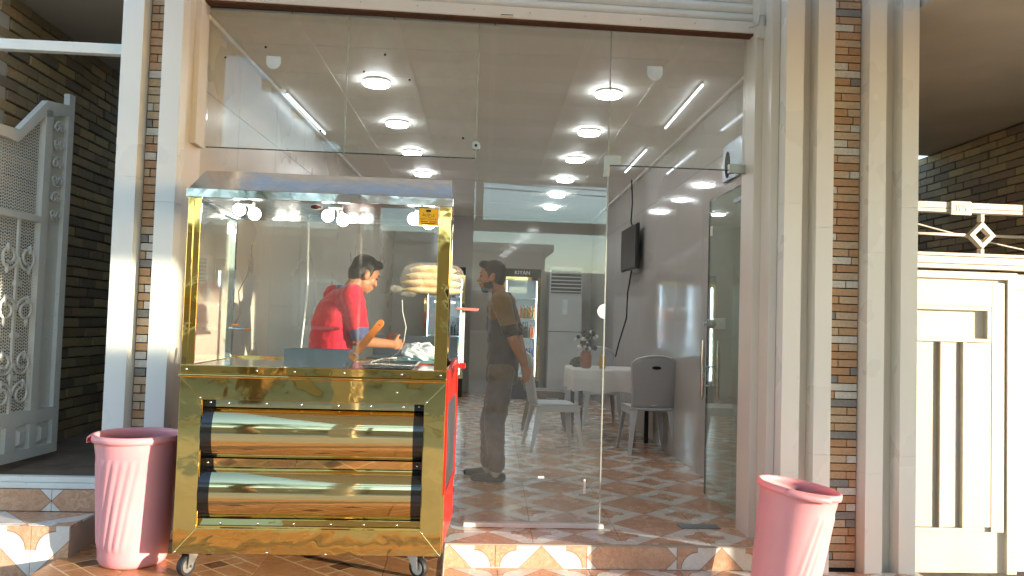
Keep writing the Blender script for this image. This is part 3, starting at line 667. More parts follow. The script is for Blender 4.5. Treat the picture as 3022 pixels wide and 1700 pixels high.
for p0, p1, nm in (((2.60, .3, 1.70), (2.80, .3, 1.98), 'thin pale cord hanging slack behind the left end of the grille'), ((2.95, .5, 1.99), (4.3, .5, 1.74), 'long thin pale cord sloping down behind the diamond grille')):
    tag(MB().tube([Vector(p0).lerp(Vector(p1), i/12)+Vector((0, 0, -.02*math.sin(math.pi*i/12))) for i in range(13)], .006, 6).build('cord', 'cladding_cream', smooth=True), nm, 'cord')
# ------------------------------------------------------------------ canopy and street behind the camera (seen in reflections, cast the shade), with unseen columns
cn = thing('canopy', 'deep concrete canopy with steel fascia frame over the pavement', 'canopy', (4, -3, 3.1))
MB().prism([(-1.72, -.52), (9.4, -.52), (9.4, -5.7), (-1.35, -5.7)], 'z', 3.15, 3.35).build('soffit', 'soffit', cn)
for k in range(6): box(-1.75+.05*k+.0, 9.4, -1.0-k*.9-.1, -1.0-k*.9, 3.07, 3.1495).build('rafter', 'soffit', cn)
box(-1.3, 9.4, -5.82, -5.7, 2.40, 2.54).build('fascia_beam', 'soffit', cn); box(-1.3, 9.4, -5.80, -5.72, 3.04, 3.1495).build('fascia_beam', 'soffit', cn)
for x in (-1.25, .2, 2.3, 4.4, 6.5, 8.6): box(x-.05, x+.05, -5.80, -5.72, 2.54, 3.04).build('fascia_post', 'soffit', cn)
for i, (x, y) in enumerate(((5.0, -1.97), (6.4, -5.76), (-1.2, -5.76))):  # first column is added out of view to keep the right ribs in shade
    wd = .21 if i == 0 else .12
    tag(box(x-wd, x+wd, y-wd, y+wd, GZ, 3.069).build('unseen_column', 'plaster', bevel=.01), ('unseen plastered column added to shade the broad fluted pillar', 'slim front column under the right half of the canopy', 'slim corner column at the left end of the canopy')[i], 'column')
hb = thing('opposite_house', 'low brick house across the road, mirrored in the glass', 'building', (-3, -17, GZ))
box(-9, 2.2, -22, -16.5, GZ, 3.1).build('wall', 'far_brick', hb); box(-9.2, 2.4, -22.2, -16.3, 3.1, 3.3).build('roof', 'concrete', hb)
for x in (-6.5, -3.2, .2): f_ = box(x-.6, x+.6, -16.5, -16.42, .9, 2.1).build('window', 'gate_white', hb); box(x-.52, x+.52, -16.42, -16.40, .98, 2.02).build('pane', 'black_film', f_)
tag(box(2.2, 22, -17, -16.7, GZ, 2.6).build('boundary_wall', 'concrete'), 'long plain boundary wall across the road', 'wall'); tag(box(-25, -9, -17, -16.7, GZ, 1.9).build('boundary_wall', 'concrete'), 'left boundary wall across the road beside the low house', 'wall')
b2 = thing('yellow_house', 'sunlit ochre two-storey house far across the road on the left', 'building', (-18, -24, GZ))
box(-26, -12, -30, -20, GZ, 5.4).build('wall', 'soffit', b2); box(-26.2, -11.8, -30.2, -19.8, 5.4, 5.7).build('roof', 'concrete', b2)
def palm(label, x, y, h, nf, L, seed):
    rng = random.Random(seed); t = thing('palm_tree', label, 'tree', (x, y, GZ), group='date palms across the pavement')
    MB().tube([(x+.06*math.sin(i*.7), y, GZ+(h-GZ)*i/10) for i in range(11)], [.17-.004*i+(.015 if i % 2 else 0) for i in range(11)], 10).build('trunk', 'palm_bark', t, smooth=True)
    cr = MB()
    for k in range(nf):
        a = 2*math.pi*k/nf+rng.uniform(-.2, .2); el = rng.uniform(.1, 1.2); dr_ = rng.uniform(.7, 1.3); LL = L*rng.uniform(.8, 1.1); pts = []
        for i in range(15):
            s_ = i/14; e = el-dr_*s_*1.5
            pts.append(Vector((x, y, h)) if i == 0 else pts[-1]+Vector((math.cos(a)*math.cos(e), math.sin(a)*math.cos(e), math.sin(e)))*LL/14)
        cr.tube(pts, [.025*(1-i/15)+.004 for i in range(15)], 4)
        side = Vector((-math.sin(a), math.cos(a), 0))
        for i in range(2, 29):
            s_ = i/29; j = int(s_*14); p = pts[j].lerp(pts[min(14, j+1)], s_*14-j); d = (pts[min(14, j+1)]-pts[j]).normalized()
            ln = LL*.24*math.sin(math.pi*(.15+.8*s_))
            for sg in (-1, 1):
                q = p+(d*.75+side*sg*.8+Vector((0, 0, .25-.35*s_))).normalized()*ln; w_ = d*.018
                cr.add([p-w_, p+w_, q], [(0, 1, 2)])
    cr.build('crown', 'palm_leaf', t); return t
palm('small date palm by the road right of the canopy', 4.3, -9.4, 2.5, 26, 2.0, 3)
palm('taller date palm by the road at the left end of the canopy', -3.0, -8.9, 3.2, 30, 2.3, 4)
pole = thing('utility_pole', 'wooden utility pole with wires across the road', 'pole', (-2.0, -15.8, GZ)); MB().cyl((-2, -15.8, GZ), (-2, -15.8, 5.4), .1, .07, 10).build('post', 'palm_bark', pole); box(-2.7, -1.3, -15.86, -15.76, 4.9, 5.0).build('crossarm', 'palm_bark', pole)
for k, (z, y) in enumerate(((4.9, -15.8), (4.75, -15.8), (3.9, -15.9))):
    MB().tube([(-30+4*i, y, z-.35*math.sin(math.pi*((i % 7)/7))) for i in range(16)], .018, 4).build('wire', 'gap', pole)
# ================================================================== THE GOLD FOOD CART
X0, X1, Y0, Y1 = -1.345, -.06, -.77, -.02
ct = thing('food_cart', 'mirror-gold street food cart with glass case and chrome hood', 'food cart', (-.7, -.4, -.07))
def cb(name, mat, x0, x1, y0, y1, z0, z1, bevel=.003, parent=None): return box(x0, x1, y0, y1, z0, z1).build(name, mat, parent or ct, bevel=bevel)
cb('body', 'gap', X0+.02, X1-.02, Y0+.09, Y1-.01, .06, .88, 0)
# front frame (mitred sheet-metal rails)
def rail(name, pts, mat='gold'):
    """front sheet folded from a polygon in x,z"""
    return MB().prism(pts, 'y', Y0, Y0+.012).build(name, mat, ct, bevel=.002)
xi0, xi1, zi0, zi1 = -1.238, -.163, .168, .785
fb_ = rail('front_bottom_rail', [(X0, .045), (X1, .045), (xi1, zi0), (xi0, zi0)]); rail('front_left_stile', [(X0, .0455), (xi0-.0007, zi0), (xi0-.0007, zi1), (X0, .892)]); rail('front_right_stile', [(X1, .0455), (X1, .892), (xi1+.0007, zi1), (xi1+.0007, zi0)])
rail('front_top_rail', [(X0+.0007, .8925), (xi0, zi1+.0007), (xi1, zi1+.0007), (X1-.0007, .8925)])
cb('bottom_lip', 'gold', X0, X1, Y0+.012, Y0+.05, .045, .0485, .001)
# recess: lips, black end strips, two bulging gold rolls, lower flange
cb('recess_lip', 'gold', xi0, xi1, Y0+.0125, Y0+.05, zi1-.002, zi1+.0005, 0)
for a, b in ((xi0-.0005, xi0+.002), (xi1-.002, xi1+.0005)): cb('recess_side', 'gold', a, b, Y0+.0125, Y0+.06, zi0, zi1-.003, 0)
def rollprof():
    p = [(Y0+.045, zi1-.002), (Y0+.045, .747)]
    def arc(zt, zb):
        zc, h = (zt+zb)/2, (zt-zb)/2; return [(Y0+.075-.085*math.sin(math.pi*i/16)**.8, zc+h*math.cos(math.pi*i/16)) for i in range(17)]
    p += arc(.745, .497)+[(Y0+.048, .494), (Y0+.058, .452)]+arc(.449, .205)
    return p
RP = rollprof()
def sheet(name, x0, x1, off, mat, seg=1):
    rows = []
    for i in range(seg+1):
        x = x0+(x1-x0)*i/seg; rows.append([(x, p[0]+off, p[1]) for p in RP])
    o = MB().grid(rows).build(name, mat, ct, solid=.002, auto=True); o.modifiers['solid'].use_rim = False; return o
sheet('bulged_front', xi0+.055, xi1-.052, 0, 'gold_roll'); sheet('black_strip', xi0+.002, xi0+.0548, .002, 'black_film'); sheet('black_strip', xi1-.0518, xi1-.002, .002, 'black_film')
MB().prism([(Y0+.042, .2045), (Y0+.024, .178), (Y0+.022, .179), (Y0+.040, .2055)], 'x', xi0+.003, xi1-.003).build('lower_flange', 'gold', ct)
cb('flange_edge', 'gold', xi0+.003, xi1-.003, Y0+.0125, Y0+.02, .168, .177, .001)
def screw(x, y, z, r=.0055): MB().lathe([(r, 0), (r*.8, -.002), (.0008, -.0032)], (x, y, z), 8, 'y').build('screw', 'steel', ct, smooth=True)
for x in (-1.13, -.95, -.78, -.6, -.44, -.28): screw(x, Y0+.016, .190); screw(x+.01, Y0+.0425, .766)
for x, z in ((xi0-.008, zi1+.008), (xi1+.01, zi1+.01), (xi1+.008, zi0-.012), (X1-.012, .055), (X0+.012, .055), (xi0+.03, .768), (xi1-.028, .768), (xi0+.03, .474), (xi1-.028, .474), (xi1-.028, .19), (-.3, .84), (-.9, .055), (-.62, .05)): screw(x, Y0-.0005 if not (xi0 < x < xi1 and zi0 < z < zi1) else Y0+.042, z)
# ledge and rim below the glass
cb('ledge', 'gold', X0-.004, X1+.004, Y0-.02, Y0+.03, .893, .908, .005); cb('rim', 'gold', X0-.002, X1+.002, Y0-.006, Y0+.02, .9085, .952, .004)
for x in (X0+.03, -.98, -.8, -.56, -.28, X1-.03): screw(x, Y0-.0065, .93)
# sides
cb('left_side', 'gold', X0, X0+.012, Y0+.0125, Y1, .05, .95, .002)
sd = MB().add([(X1-.001, Y0+.0125, .06), (X1+.0, Y0+.0125, .95), (X1+.05, Y1+.06, .98), (X1+.05, Y1+.06, .06), (X1-.012, Y0+.0125, .06), (X1-.012, Y0+.0125, .95), (X1+.035, Y1+.06, .98), (X1+.035, Y1+.06, .06)],
              [(0, 1, 2, 3), (7, 6, 5, 4), (0, 4, 5, 1), (1, 5, 6, 2), (2, 6, 7, 3), (3, 7, 4, 0)]).build('red_side', 'red_paint', ct)
def sp(t, z, o): return (X1+.05*t+o, Y0+.0125+(Y1+.06-Y0-.0125)*t, z)
MB().add([sp(.1, .34, .002), sp(.9, .34, .002), sp(.9, .78, .002), sp(.1, .78, .002)], [(0, 1, 2, 3)]).build('grey_inset', 'steel_dull', sd, solid=.003)
for a, b, c_, d_ in ((.02, .98, .92, .955), (.02, .98, .30, .335), (.02, .1, .335, .92), (.9, .98, .335, .92)): MB().add([sp(a, c_, .004), sp(b, c_, .004), sp(b, d_, .004), sp(a, d_, .004)], [(0, 1, 2, 3)]).build('side_frame', 'red_paint', sd, solid=.008)
cb('side_foot', 'gold', X1-.002, X1+.008, Y0+.02, Y0+.045, .055, .34, .002)
cb('counter', 'steel', X0+.013, X1-.013, Y0+.021, Y1+.1, .925, .945, .002); cb('counter_back', 'gold', X0+.02, X1+.05, Y1+.1, Y1+.112, .5, .96, .002)
# posts, glass, hood
def post(name, mat, x0, x1, y0, y1): return cb(name, mat, x0, x1, y0, y1, .9525, 1.77, .003)
post('post', 'gold', X0, X0+.03, Y0-.003, Y0+.03); post('post', 'gold', X1-.064, X1, Y0-.003, Y0+.05); pb = cb('post', 'gold', X0+.0305, X0+.062, Y0-.002, Y0+.008, .9525, 1.77, .002)
post('rear_post', 'chrome', X0+.0, X0+.035, Y1-.03, Y1); post('rear_post', 'chrome', X1-.035, X1, Y1-.03, Y1)
cb('front_glass', 'glass', X0+.063, X1-.065, Y0+.003, Y0+.008, .955, 1.768, 0); cb('side_glass', 'glass', X0+.008, X0+.013, Y0+.031, Y1-.031, .955, 1.768, 0)
cb('glass_shelf', 'glass', -.42, X1+.03, -.48, -.22, 1.333, 1.341, 0); cb('shelf_bracket', 'chrome', X1-.03, X1-.004, -.49, -.2, 1.32, 1.3325, .001)
cb('rear_rail', 'chrome', X0, X1, Y1-.03, Y1, 1.75, 1.77, .002); cb('side_rail', 'chrome', X0, X0+.03, Y0+.03, Y1-.03, 1.75, 1.77, .002)
cb('fascia', 'chrome', X0-.008, X1+.006, Y0-.014, Y0-.004, 1.768, 1.811, .002); cb('fascia', 'chrome', X0-.008, X0+.002, Y0-.0035, Y1+.02, 1.768, 1.811, .002); cb('fascia', 'chrome', X1-.004, X1+.006, Y0-.0035, Y1+.02, 1.768, 1.811, .002); cb('fascia', 'chrome', X0+.003, X1-.005, Y1+.012, Y1+.02, 1.768, 1.811, .002)
zr, yr0, yr1 = 1.927, -.62, -.24
MB().add([(X0, Y0-.006, 1.8115), (X1, Y0-.006, 1.8115), (X1, Y1+.012, 1.8115), (X0, Y1+.012, 1.8115), (X0+.033, yr0, zr), (X1-.008, yr0, zr), (X1-.008, yr1, zr), (X0+.033, yr1, zr)],
         [(0, 1, 5, 4), (1, 2, 6, 5), (2, 3, 7, 6), (3, 0, 4, 7), (4, 5, 6, 7)]).build('hood', 'hood_steel', ct, solid=.002)
cb('hood_liner', 'steel_dull', X0+.004, X1-.006, Y0, Y1+.01, 1.795, 1.80, 0)
for x in (-.95, -.42): MB().lathe([(.075, 0), (.07, .012), (.03, .018)], (x, -.4, zr+.001), 20).build('vent_cap', 'steel_dull', ct, auto=True)
for bx, bz in ((-1.135, 1.75), (-.675, 1.735), (-.225, 1.735)):
    h = cb('lamp_holder', 'white_plastic', bx-.035, bx+.035, -.525, -.475, 1.775, 1.7945, .003)
    for sg, dz in ((-1, .008), (1, -.012)):
        c = Vector((bx+sg*.04, -.5, bz+dz-.008)); d = Vector((sg*.5, 0, -1)).normalized(); top = Vector((bx+sg*.012, -.5, 1.785))
        MB().cyl(top, c-d*.018, .012, .02, 12).build('bulb_neck', 'white_plastic', h, smooth=True); MB().ell(c, (.033, .033, .033), None, 14, 9).build('bulb', 'bulb', h, smooth=True)
# stickers and emblem on the glass
st = cb('yellow_sticker', 'sticker_yellow', -.225, -.126, Y0-.0005, Y0+.0025, 1.672, 1.757, 0)
for txt, z, sz in (('طراحی', 1.726, .022), ('تجهیزات سرد و گرم', 1.706, .014)):
    tm = text_mb(txt, sz, Matrix.Translation((-.176, Y0-.0007, z)) @ UPXZ, .0003)
    if tm.v: tm.build('lettering', 'ink', st)
for z, a, b in ((1.69, -.215, -.18), (1.69, -.17, -.136), (1.681, -.21, -.14)): box(a, b, Y0-.001, Y0-.0006, z-.0022, z+.0022).build('fine_print', 'ink_red' if z > 1.685 else 'ink', st)
box(-.188, -.164, Y0-.001, Y0-.0006, 1.739, 1.75).build('sticker_logo', 'ink', st)
em = MB().lathe([(.0, -.002), (.031, -.002), (.031, 0)], (-.725, Y0+.0025, 1.742), 24, 'y', 1., .46).build('emblem', 'paper', ct); em2 = MB().lathe([(0, -.0032), (.021, -.0032), (.021, -.0021)], (-.735, Y0+.0025, 1.742), 20, 'y', 1., .5).build('emblem_globe', 'ink', em)
box(-.73, -.705, Y0-.0015, Y0-.0009, 1.738, 1.747).build('emblem_mark', 'ink_red', em)
# casters
def caster(x, y, zb, ang):
    M = Matrix.Translation((x, y, zb+.05)) @ Matrix.Rotation(ang, 4, 'Z')
    c = MB(); c.box(-.035, .035, -.03, .03, .062, .068, M); o = c.build('caster', 'zinc', ct)
    f = MB()
    for sg in (-1, 1):
        f.add([M @ Vector(p) for p in ((sg*.024, -.03, .061), (sg*.024, .035, .061), (sg*.024, -.012, -.012), (sg*.024, -.034, -.012), (sg*.027, -.03, .061), (sg*.027, .035, .061), (sg*.027, -.012, -.012), (sg*.027, -.034, -.012))], [(0, 1, 2, 3), (7, 6, 5, 4), (0, 4, 5, 1), (1, 5, 6, 2), (2, 6, 7, 3), (3, 7, 4, 0)])
    f.build('fork', 'zinc', o)
    a = M.to_3x3() @ Vector((1, 0, 0)); ctr = M @ Vector((0, -.022, 0))
    ty = MB(); n = 28
    prof = [(.034, -.016), (.046, -.016), (.05, -.010), (.05, .010), (.046, .016), (.034, .016)]
    rows = []
    b1 = a.orthogonal().normalized(); b2 = a.cross(b1)
    for i in range(n+1): t = 2*math.pi*i/n; rows.append([ctr+a*p[1]+(b1*math.cos(t)+b2*math.sin(t))*p[0] for p in prof])
    ty.grid(rows).build('tyre', 'rubber', o, auto=True)
    MB().cyl(ctr-a*.014, ctr+a*.014, .0345, n=22).build('rim', 'zinc', o); MB().cyl(ctr-a*.03, ctr+a*.03, .008, n=10).build('axle', 'steel', o)
caster(-.185, Y0+.05, -.068, R(55)); caster(-1.275, Y0+.05, -.068, R(-28)); caster(-.185, -.40, -.06, R(20)); caster(-1.275, -.40, -.06, R(10))
cb('end_post', 'ac_white', .002, .026, .07, .09, .95, 1.262, .002); cb('end_post_foot', 'red_paint', -.012, .04, .06, .1, .92, .9495, .002)
MB().add([(-.03, .03, 1.285), (.11, .03, 1.28), (.10, .03, 1.262), (-.03, .03, 1.267), (-.03, .13, 1.285), (.11, .13, 1.28), (.10, .13, 1.262), (-.03, .13, 1.267)], [(0, 1, 2, 3), (7, 6, 5, 4), (0, 4, 5, 1), (1, 5, 6, 2), (2, 6, 7, 3), (3, 7, 4, 0)]).build('end_shelf', 'pink_tray', ct, bevel=.004)

# things standing in the cart
ZC = .945
sb = thing('steel_box', 'low brushed steel box with side handles standing in the cart window', 'box', (-.715, -.62, ZC))
m = MB(); m.box(-.877, -.557, -.668, -.664, ZC, 1.036); m.box(-.877, -.557, -.50, -.496, ZC, 1.036); m.box(-.877, -.873, -.664, -.50, ZC, 1.036); m.box(-.561, -.557, -.664, -.50, ZC, 1.036); m.box(-.873, -.561, -.664, -.50, ZC, ZC+.004); m.build('tub', 'steel_dull', sb)
MB().tube([(-.877, -.6, 1.02), (-.889, -.6, 1.018), (-.889, -.6, 1.0), (-.877, -.6, .996)], .003, 6).build('handle', 'steel', sb)
kn = thing('long_knife', 'big knife with straight orange wooden handle leaning over the steel box', 'knife', (-.56, -.55, .99))
KY = -.695; p0, p1 = Vector((-.540, KY, .994)), Vector((-.398, KY, 1.180)); d = (p1-p0).normalized(); s_ = Vector((d.z, 0, -d.x))
def bar(p, q, hw, th, name, mat, rnd=False):
    pts = [p-s_*hw, p+s_*hw, q+s_*hw]+([q+s_*hw*.5+d*hw*.8, q-s_*hw*.5+d*hw*.8] if rnd else [])+[q-s_*hw]
    return MB().prism([(v.x, v.z) for v in pts], 'y', KY-th, KY+th).build(name, mat, kn, bevel=.003)
bar(p0, p1, .0185, .011, 'handle', 'orange_wood', True); bar(p0-d*.05, p0+d*.02, .016, .002, 'blade', 'knife_steel')
for q in (p0+d*.03, p1-d*.012): MB().cyl(q+Vector((0, -.013, 0)), q+Vector((0, -.0108, 0)), .004, n=8).build('rivet', 'ink', kn)
m = MB(); m.tube([p0+d*.035+s_*t*.024+Vector((0, -.013, 0)) for t in (-1, -.4, .2, 1)], .004, 6); m.build('clip', 'zinc', kn)
tr = thing('steel_tray', 'shallow rectangular stainless tray lying in the cart window', 'tray', (-.36, -.4, ZC))
m = MB(); tx0, tx1, ty0, ty1 = -.515, -.215, -.64, -.14
ring = lambda ins, z: [(tx0+ins, ty0+ins, z), (tx1-ins, ty0+ins, z), (tx1-ins, ty1-ins, z), (tx0+ins, ty1-ins, z)]
vs = ring(0, ZC+.020)+ring(.012, ZC+.0215)+ring(.03, ZC+.004); m.add(vs, [(i, (i+1) % 4, 4+(i+1) % 4, 4+i) for i in range(4)]+[(4+i, 4+(i+1) % 4, 8+(i+1) % 4, 8+i) for i in range(4)]+[(8, 9, 10, 11)]); m.build('tray_pan', 'steel', tr, solid=.0015, bevel=.004)
cbd = box(-.385, X1-.02, -.13, .06, ZC+.001, ZC+.022).build('cutting_board', 'teal', bevel=.004); tag(cbd, 'teal cutting board at the back of the cart counter', 'cutting board')
ctr_ = box(-.392, X1-.015, -.138, -.132, ZC+.001, ZC+.012).build('red_edge', 'tray_red', cbd)
def crumple(name, c, r, mat, label, cat, seed, parent=None, amp=.35):
    m = MB().ell(c, r, None, 26, 16); vs = []
    for v in m.v:
        q = Vector(v); d = (q-Vector(c)); n = mnoise.fractal(d*18+Vector((seed, seed, 0)), 1., 2., 4); vs.append(Vector(c)+d*(1+amp*n))
    m.v = vs; o = m.build(name, mat, parent, smooth=False)
    if label: tag(o, label, cat)
    return o
crumple('plastic_bag', (-.22, -.03, ZC+.062), (.11, .08, .06), 'bag_white', 'crumpled white plastic bag on the cart counter', 'bag', 3)
tg = thing('tongs', 'steel serving tongs lying beside the cutting board', 'tongs', (-.42, -.06, ZC)); MB().tube([(-.52, -.16, ZC+.008), (-.43, -.1, ZC+.03), (-.36, -.08, ZC+.035)], .006, 6).build('arm', 'steel', tg); MB().tube([(-.52, -.19, ZC+.008), (-.43, -.13, ZC+.03), (-.36, -.08, ZC+.035)], .006, 6).build('arm', 'steel', tg)
bd = thing('bread_bag', 'clear plastic bag of long pale flat loaves on the cart glass shelf', 'bread', (-.16, -.35, 1.341))
k = 0
for z in (1.363, 1.402, 1.441, 1.476):
    ins = .0 if z < 1.44 else (.012 if z < 1.46 else .04)
    for y in (-.405, -.315):
        m = MB(); n = 12; prof = [(.0005, -.165+ins)]+[(.9*(1-abs(2*i/n-1)**3.2)+.1, -.16+ins+(.32-2*ins)*i/n) for i in range(n+1)]+[(.0005, .165-ins)]
        o = MB().lathe([(p[0]*.5, p[1]) for p in prof], (0, 0, 0), 12, 'x'); o.v = [(v[0]-.158+.006*math.sin(k*2.1), v[1]*.088+y, v[2]*.044+z) for v in o.v]; o.build('loaf', 'bread', bd, smooth=True); k += 1
bag = MB(); rows = []
for i in range(25):
    t = i/24; x = -.335+.352*t; e = (1-abs(2*t-1)**4)**.5 if 0 < t < 1 else .0
    rows.append([(x+.008*mnoise.noise(Vector((i*.7, j*.5, 0))), -.36+(.098*e+.012)*math.cos(2*math.pi*j/24)*(1+.06*mnoise.noise(Vector((i*.9, j*.8, 3)))), 1.425+(.082*e+.008)*math.sin(2*math.pi*j/24)*(1+.05*mnoise.noise(Vector((i*.8, j*.9, 7))))) for j in range(25)])
bag.grid(rows).build('bag_film', 'plastic_film', bd)
crumple('bag_tail', (-.345, -.40, 1.365), (.03, .03, .022), 'plastic_film', None, None, 5, bd, .5); crumple('bag_tail', (-.29, -.43, 1.338), (.04, .02, .016), 'plastic_film', None, None, 8, bd, .5)
tag(MB().tube([(-.315, -.44, 1.305), (-.31, -.44, 1.24), (-.29, -.43, 1.16), (-.30, -.42, 1.08), (-.33, -.40, 1.02), (-.375, -.38, .99), (-.375, -.38, .95)], .002, 5).build('cord', 'white_plastic', smooth=True), 'thin white cord hanging from the bread bag in the cart', 'cord')
tag(MB().tube([(-1.27, -.15, 1.14), (-1.24, -.15, 1.2), (-1.255, -.15, 1.33), (-1.21, -.15, 1.43), (-1.19, -.15, 1.60)], .0035, 6).build('gas_hose', 'plastic_brown', smooth=True), 'pale curved gas hose at the left inside the cart', 'hose')
vlv = thing('gas_valve', 'small brass gas valve with two orange levers at the left inside the cart', 'valve', (-1.27, -.15, 1.12)); MB().cyl((-1.30, -.15, 1.12), (-1.20, -.15, 1.12), .008, n=8).build('pipe', 'steel', vlv); box(-1.285, -1.245, -.158, -.142, 1.135, 1.147).build('lever', 'orange_wood', vlv, bevel=.003); box(-1.215, -1.175, -.158, -.142, 1.112, 1.124).build('lever', 'orange_wood', vlv, bevel=.003)
tag(MB().tube([(-.905, -.02, 1.80), (-.90, -.02, 1.55), (-.895, -.02, 1.35), (-.925, -.02, .96)], .006, 6).build('flex_conduit', 'paper', smooth=True), 'pale flexible conduit hanging down inside the cart behind the steel box', 'conduit')
# the cart and what stands in it were drawn 4.5 % too large and too far back: set their true size and place
KS = .955; FIT = Matrix.Translation((0, -4.77*(1-KS), 1.2*(1-KS))) @ Matrix.Scale(KS, 4)
bpy.context.view_layer.update()
for o in COL.objects:
    if o.parent is None and o.get('label') and (o is ct or o.name.split('.')[0] in ('steel_box', 'long_knife', 'steel_tray', 'cutting_board', 'plastic_bag', 'tongs', 'bread_bag', 'gas_hose', 'gas_valve', 'flex_conduit') or o['label'].startswith('thin white cord')):
        o.matrix_basis = FIT @ o.matrix_basis

# ================================================================== PINK BINS
def make_bin(label, x, y, z, rot, tilt, ph):
    t = thing('pink_bin', label, 'bin', (x, y, z)); t.rotation_euler = (tilt[0], tilt[1], rot); t.scale = (.935, .935, .93); H = .665; n = 144; rows = []
    zs = [0, .012, .03, .06, .085]+[.09+.46*i/22 for i in range(23)]+[.555, .60, .625, .63]
    for zz in zs:
        base = .163+.040*(zz/H) if zz > .02 else .150+.6*zz
        row = []
        for i in range(n+1):
            a = 2*math.pi*i/n; r = base
            if .088 < zz < .552:
                e = min(1, (zz-.088)/.012, (.552-zz)/.012); tw = a+ph+(.55-zz)*.9
                for side in (0, math.pi):
                    dd = (tw-side+math.pi) % (2*math.pi)-math.pi
                    if abs(dd) < .85: r += e*.0062*abs(math.sin(dd*15))*min(1, (.85-abs(dd))/.2)
            if zz > .56: r += .004
            row.append((r*math.cos(a), r*math.sin(a), zz))
        rows.append(row)
    m = MB().grid(rows); m.add([(0, 0, .004)]+[(.150*math.cos(2*math.pi*i/n), .150*math.sin(2*math.pi*i/n), .004) for i in range(n)], [(0, 1+(i+1) % n, 1+i) for i in range(n)])
    lpart(m, 'bucket', 'pink_plastic', t, smooth=True, solid=.003)
    rim = MB().lathe([(.207, .632), (.222, .630), (.2235, .645), (.222, .662), (.214, .667), (.205, .664), (.203, .645), (.207, .632)], (0, 0, 0), 72)
    lpart(rim, 'rim', 'pink_plastic', t, smooth=True)
    lip = MB()
    rws = [[((.2235+o)*math.cos(a), (.2235+o)*math.sin(a), zz) for a in [rot+ph*0+R(150)+R(60)*i/12 for i in range(13)]] for o, zz in ((0, .662), (.016, .650), (.018, .628), (.0, .632))]
    lpart(lip.grid(rws), 'grip_lip', 'pink_plastic', t, smooth=True, solid=.003)
    return t
make_bin('tall pink plastic bin with swirled ribs standing left of the gold cart', -1.55, -.71, PZ+.001, 0, (0, 0), R(105))
make_bin('pink plastic bin leaning at the right end of the step by the door', 1.68, -.70, -.20, R(40), (R(6), R(5)), R(75))

# ================================================================== INSIDE THE SHOP
c_, s_ = math.cos(R(2.1)), math.sin(R(2.1))
def lamp(x, y, label, r=.102):
    t = thing('ceiling_light', label, 'ceiling light', (x, y, 2.995), group='round ceiling lights in two rows')
    MB().lathe([(r*.98, 2.9945), (r, 2.991), (r, 2.981)], (x, y, 0), 28).build('housing', 'white_plastic', t, auto=True)
    MB().lathe([(r*.99, 2.9805), (r*.985, 2.968), (r*.93, 2.960), (r*.7, 2.957), (.0005, 2.956)], (x, y, 0), 28).build('diffuser', 'led', t, smooth=True)
yy = [1.28, 2.53, 3.77, 5.0, 6.2, 7.4]; pos_ = ['nearest the glass', 'second from the glass', 'third from the glass', 'fourth from the glass', 'fifth from the glass', 'farthest from the glass']
for i, y in enumerate(yy):
    lamp(1.03+.04*y, y, f'glowing round ceiling lamp in the right row, {pos_[i]}'); lamp(-.75+.047*y, y, f'glowing round ceiling lamp in the left row, {pos_[i]}')
for i, (xa, ya, xb, yb, lb_) in enumerate(((1.70, .9, 1.76, 2.2, 'long LED tube on the ceiling near the right wall, close to the glass'), (1.80, 3.1, 1.835, 4.3, 'LED tube on the ceiling near the right wall, farther back'), (-1.44, 1.67, -1.36, 3.0, 'LED tube on the ceiling near the left wall'))):
    t = thing('led_tube', lb_, 'ceiling light', (xa, ya, 2.985)); d = Vector((xb-xa, yb-ya, 0)).normalized(); n = Vector((d.y, -d.x, 0))*.006
    p = [Vector((xa, ya, 0))+n, Vector((xb, yb, 0))+n, Vector((xb, yb, 0))-n, Vector((xa, ya, 0))-n]
    MB().prism([(v.x, v.y) for v in p], 'z', 2.975, 2.994).build('housing', 'white_plastic', t); MB().prism([(v.x, v.y) for v in p], 'z', 2.962, 2.9745).build('tube', 'tube_led', t)

tv = thing('television', 'flat black television fixed high on the right wall', 'television', (2.04, 4.72, 1.87)); box(1.985, 2.02, 4.30, 5.15, 1.87, 2.395).build('panel', 'black_plastic', tv, bevel=.006); box(1.975, 1.984, 4.315, 5.135, 1.89, 2.38).build('screen', 'black_film', tv); box(2.02, 2.075, 4.55, 4.9, 2.0, 2.25).build('wall_mount', 'black_plastic', tv)
tag(MB().tube([(2.0, 4.72, 2.96), (2.02, 4.74, 2.7), (2.0, 4.70, 2.45), (2.03, 4.72, 2.39)], .008, 6).build('cable', 'gap', smooth=True), 'black cable running from the ceiling down to the television', 'cable')
tag(MB().tube([(2.02, 4.70, 1.87), (2.0, 4.8, 1.6), (1.99, 4.78, 1.3), (1.95, 5.0, 1.0), (1.93, 5.1, .82)], .008, 6).build('cable', 'gap', smooth=True), 'black cable dangling below the television', 'cable')
vt = thing('vent_plate', 'grey square vent plate with dark oval hole high on the right wall', 'vent', (1.97, .98, 2.3)); box(1.955, 1.975, .77, 1.19, 2.31, 2.585).build('plate', 'steel_dull', vt, bevel=.002); MB().lathe([(.0, -.003), (.09, -.003), (.09, 0)], (1.9545, 1.08, 2.43), 24, 'x', .6, 1.1).build('hole', 'gap', vt)
sw = thing('switch_panel', 'row of white light switches on the right wall behind the glass door', 'switch', (1.99, 1.28, 1.2)); box(1.972, 1.988, 1.12, 1.45, 1.2, 1.285).build('plate', 'white_plastic', sw, bevel=.003)
for k in range(4): box(1.966, 1.9715, 1.135+k*.08, 1.20+k*.08, 1.215, 1.27).build('rocker', 'white_plastic', sw, bevel=.003)

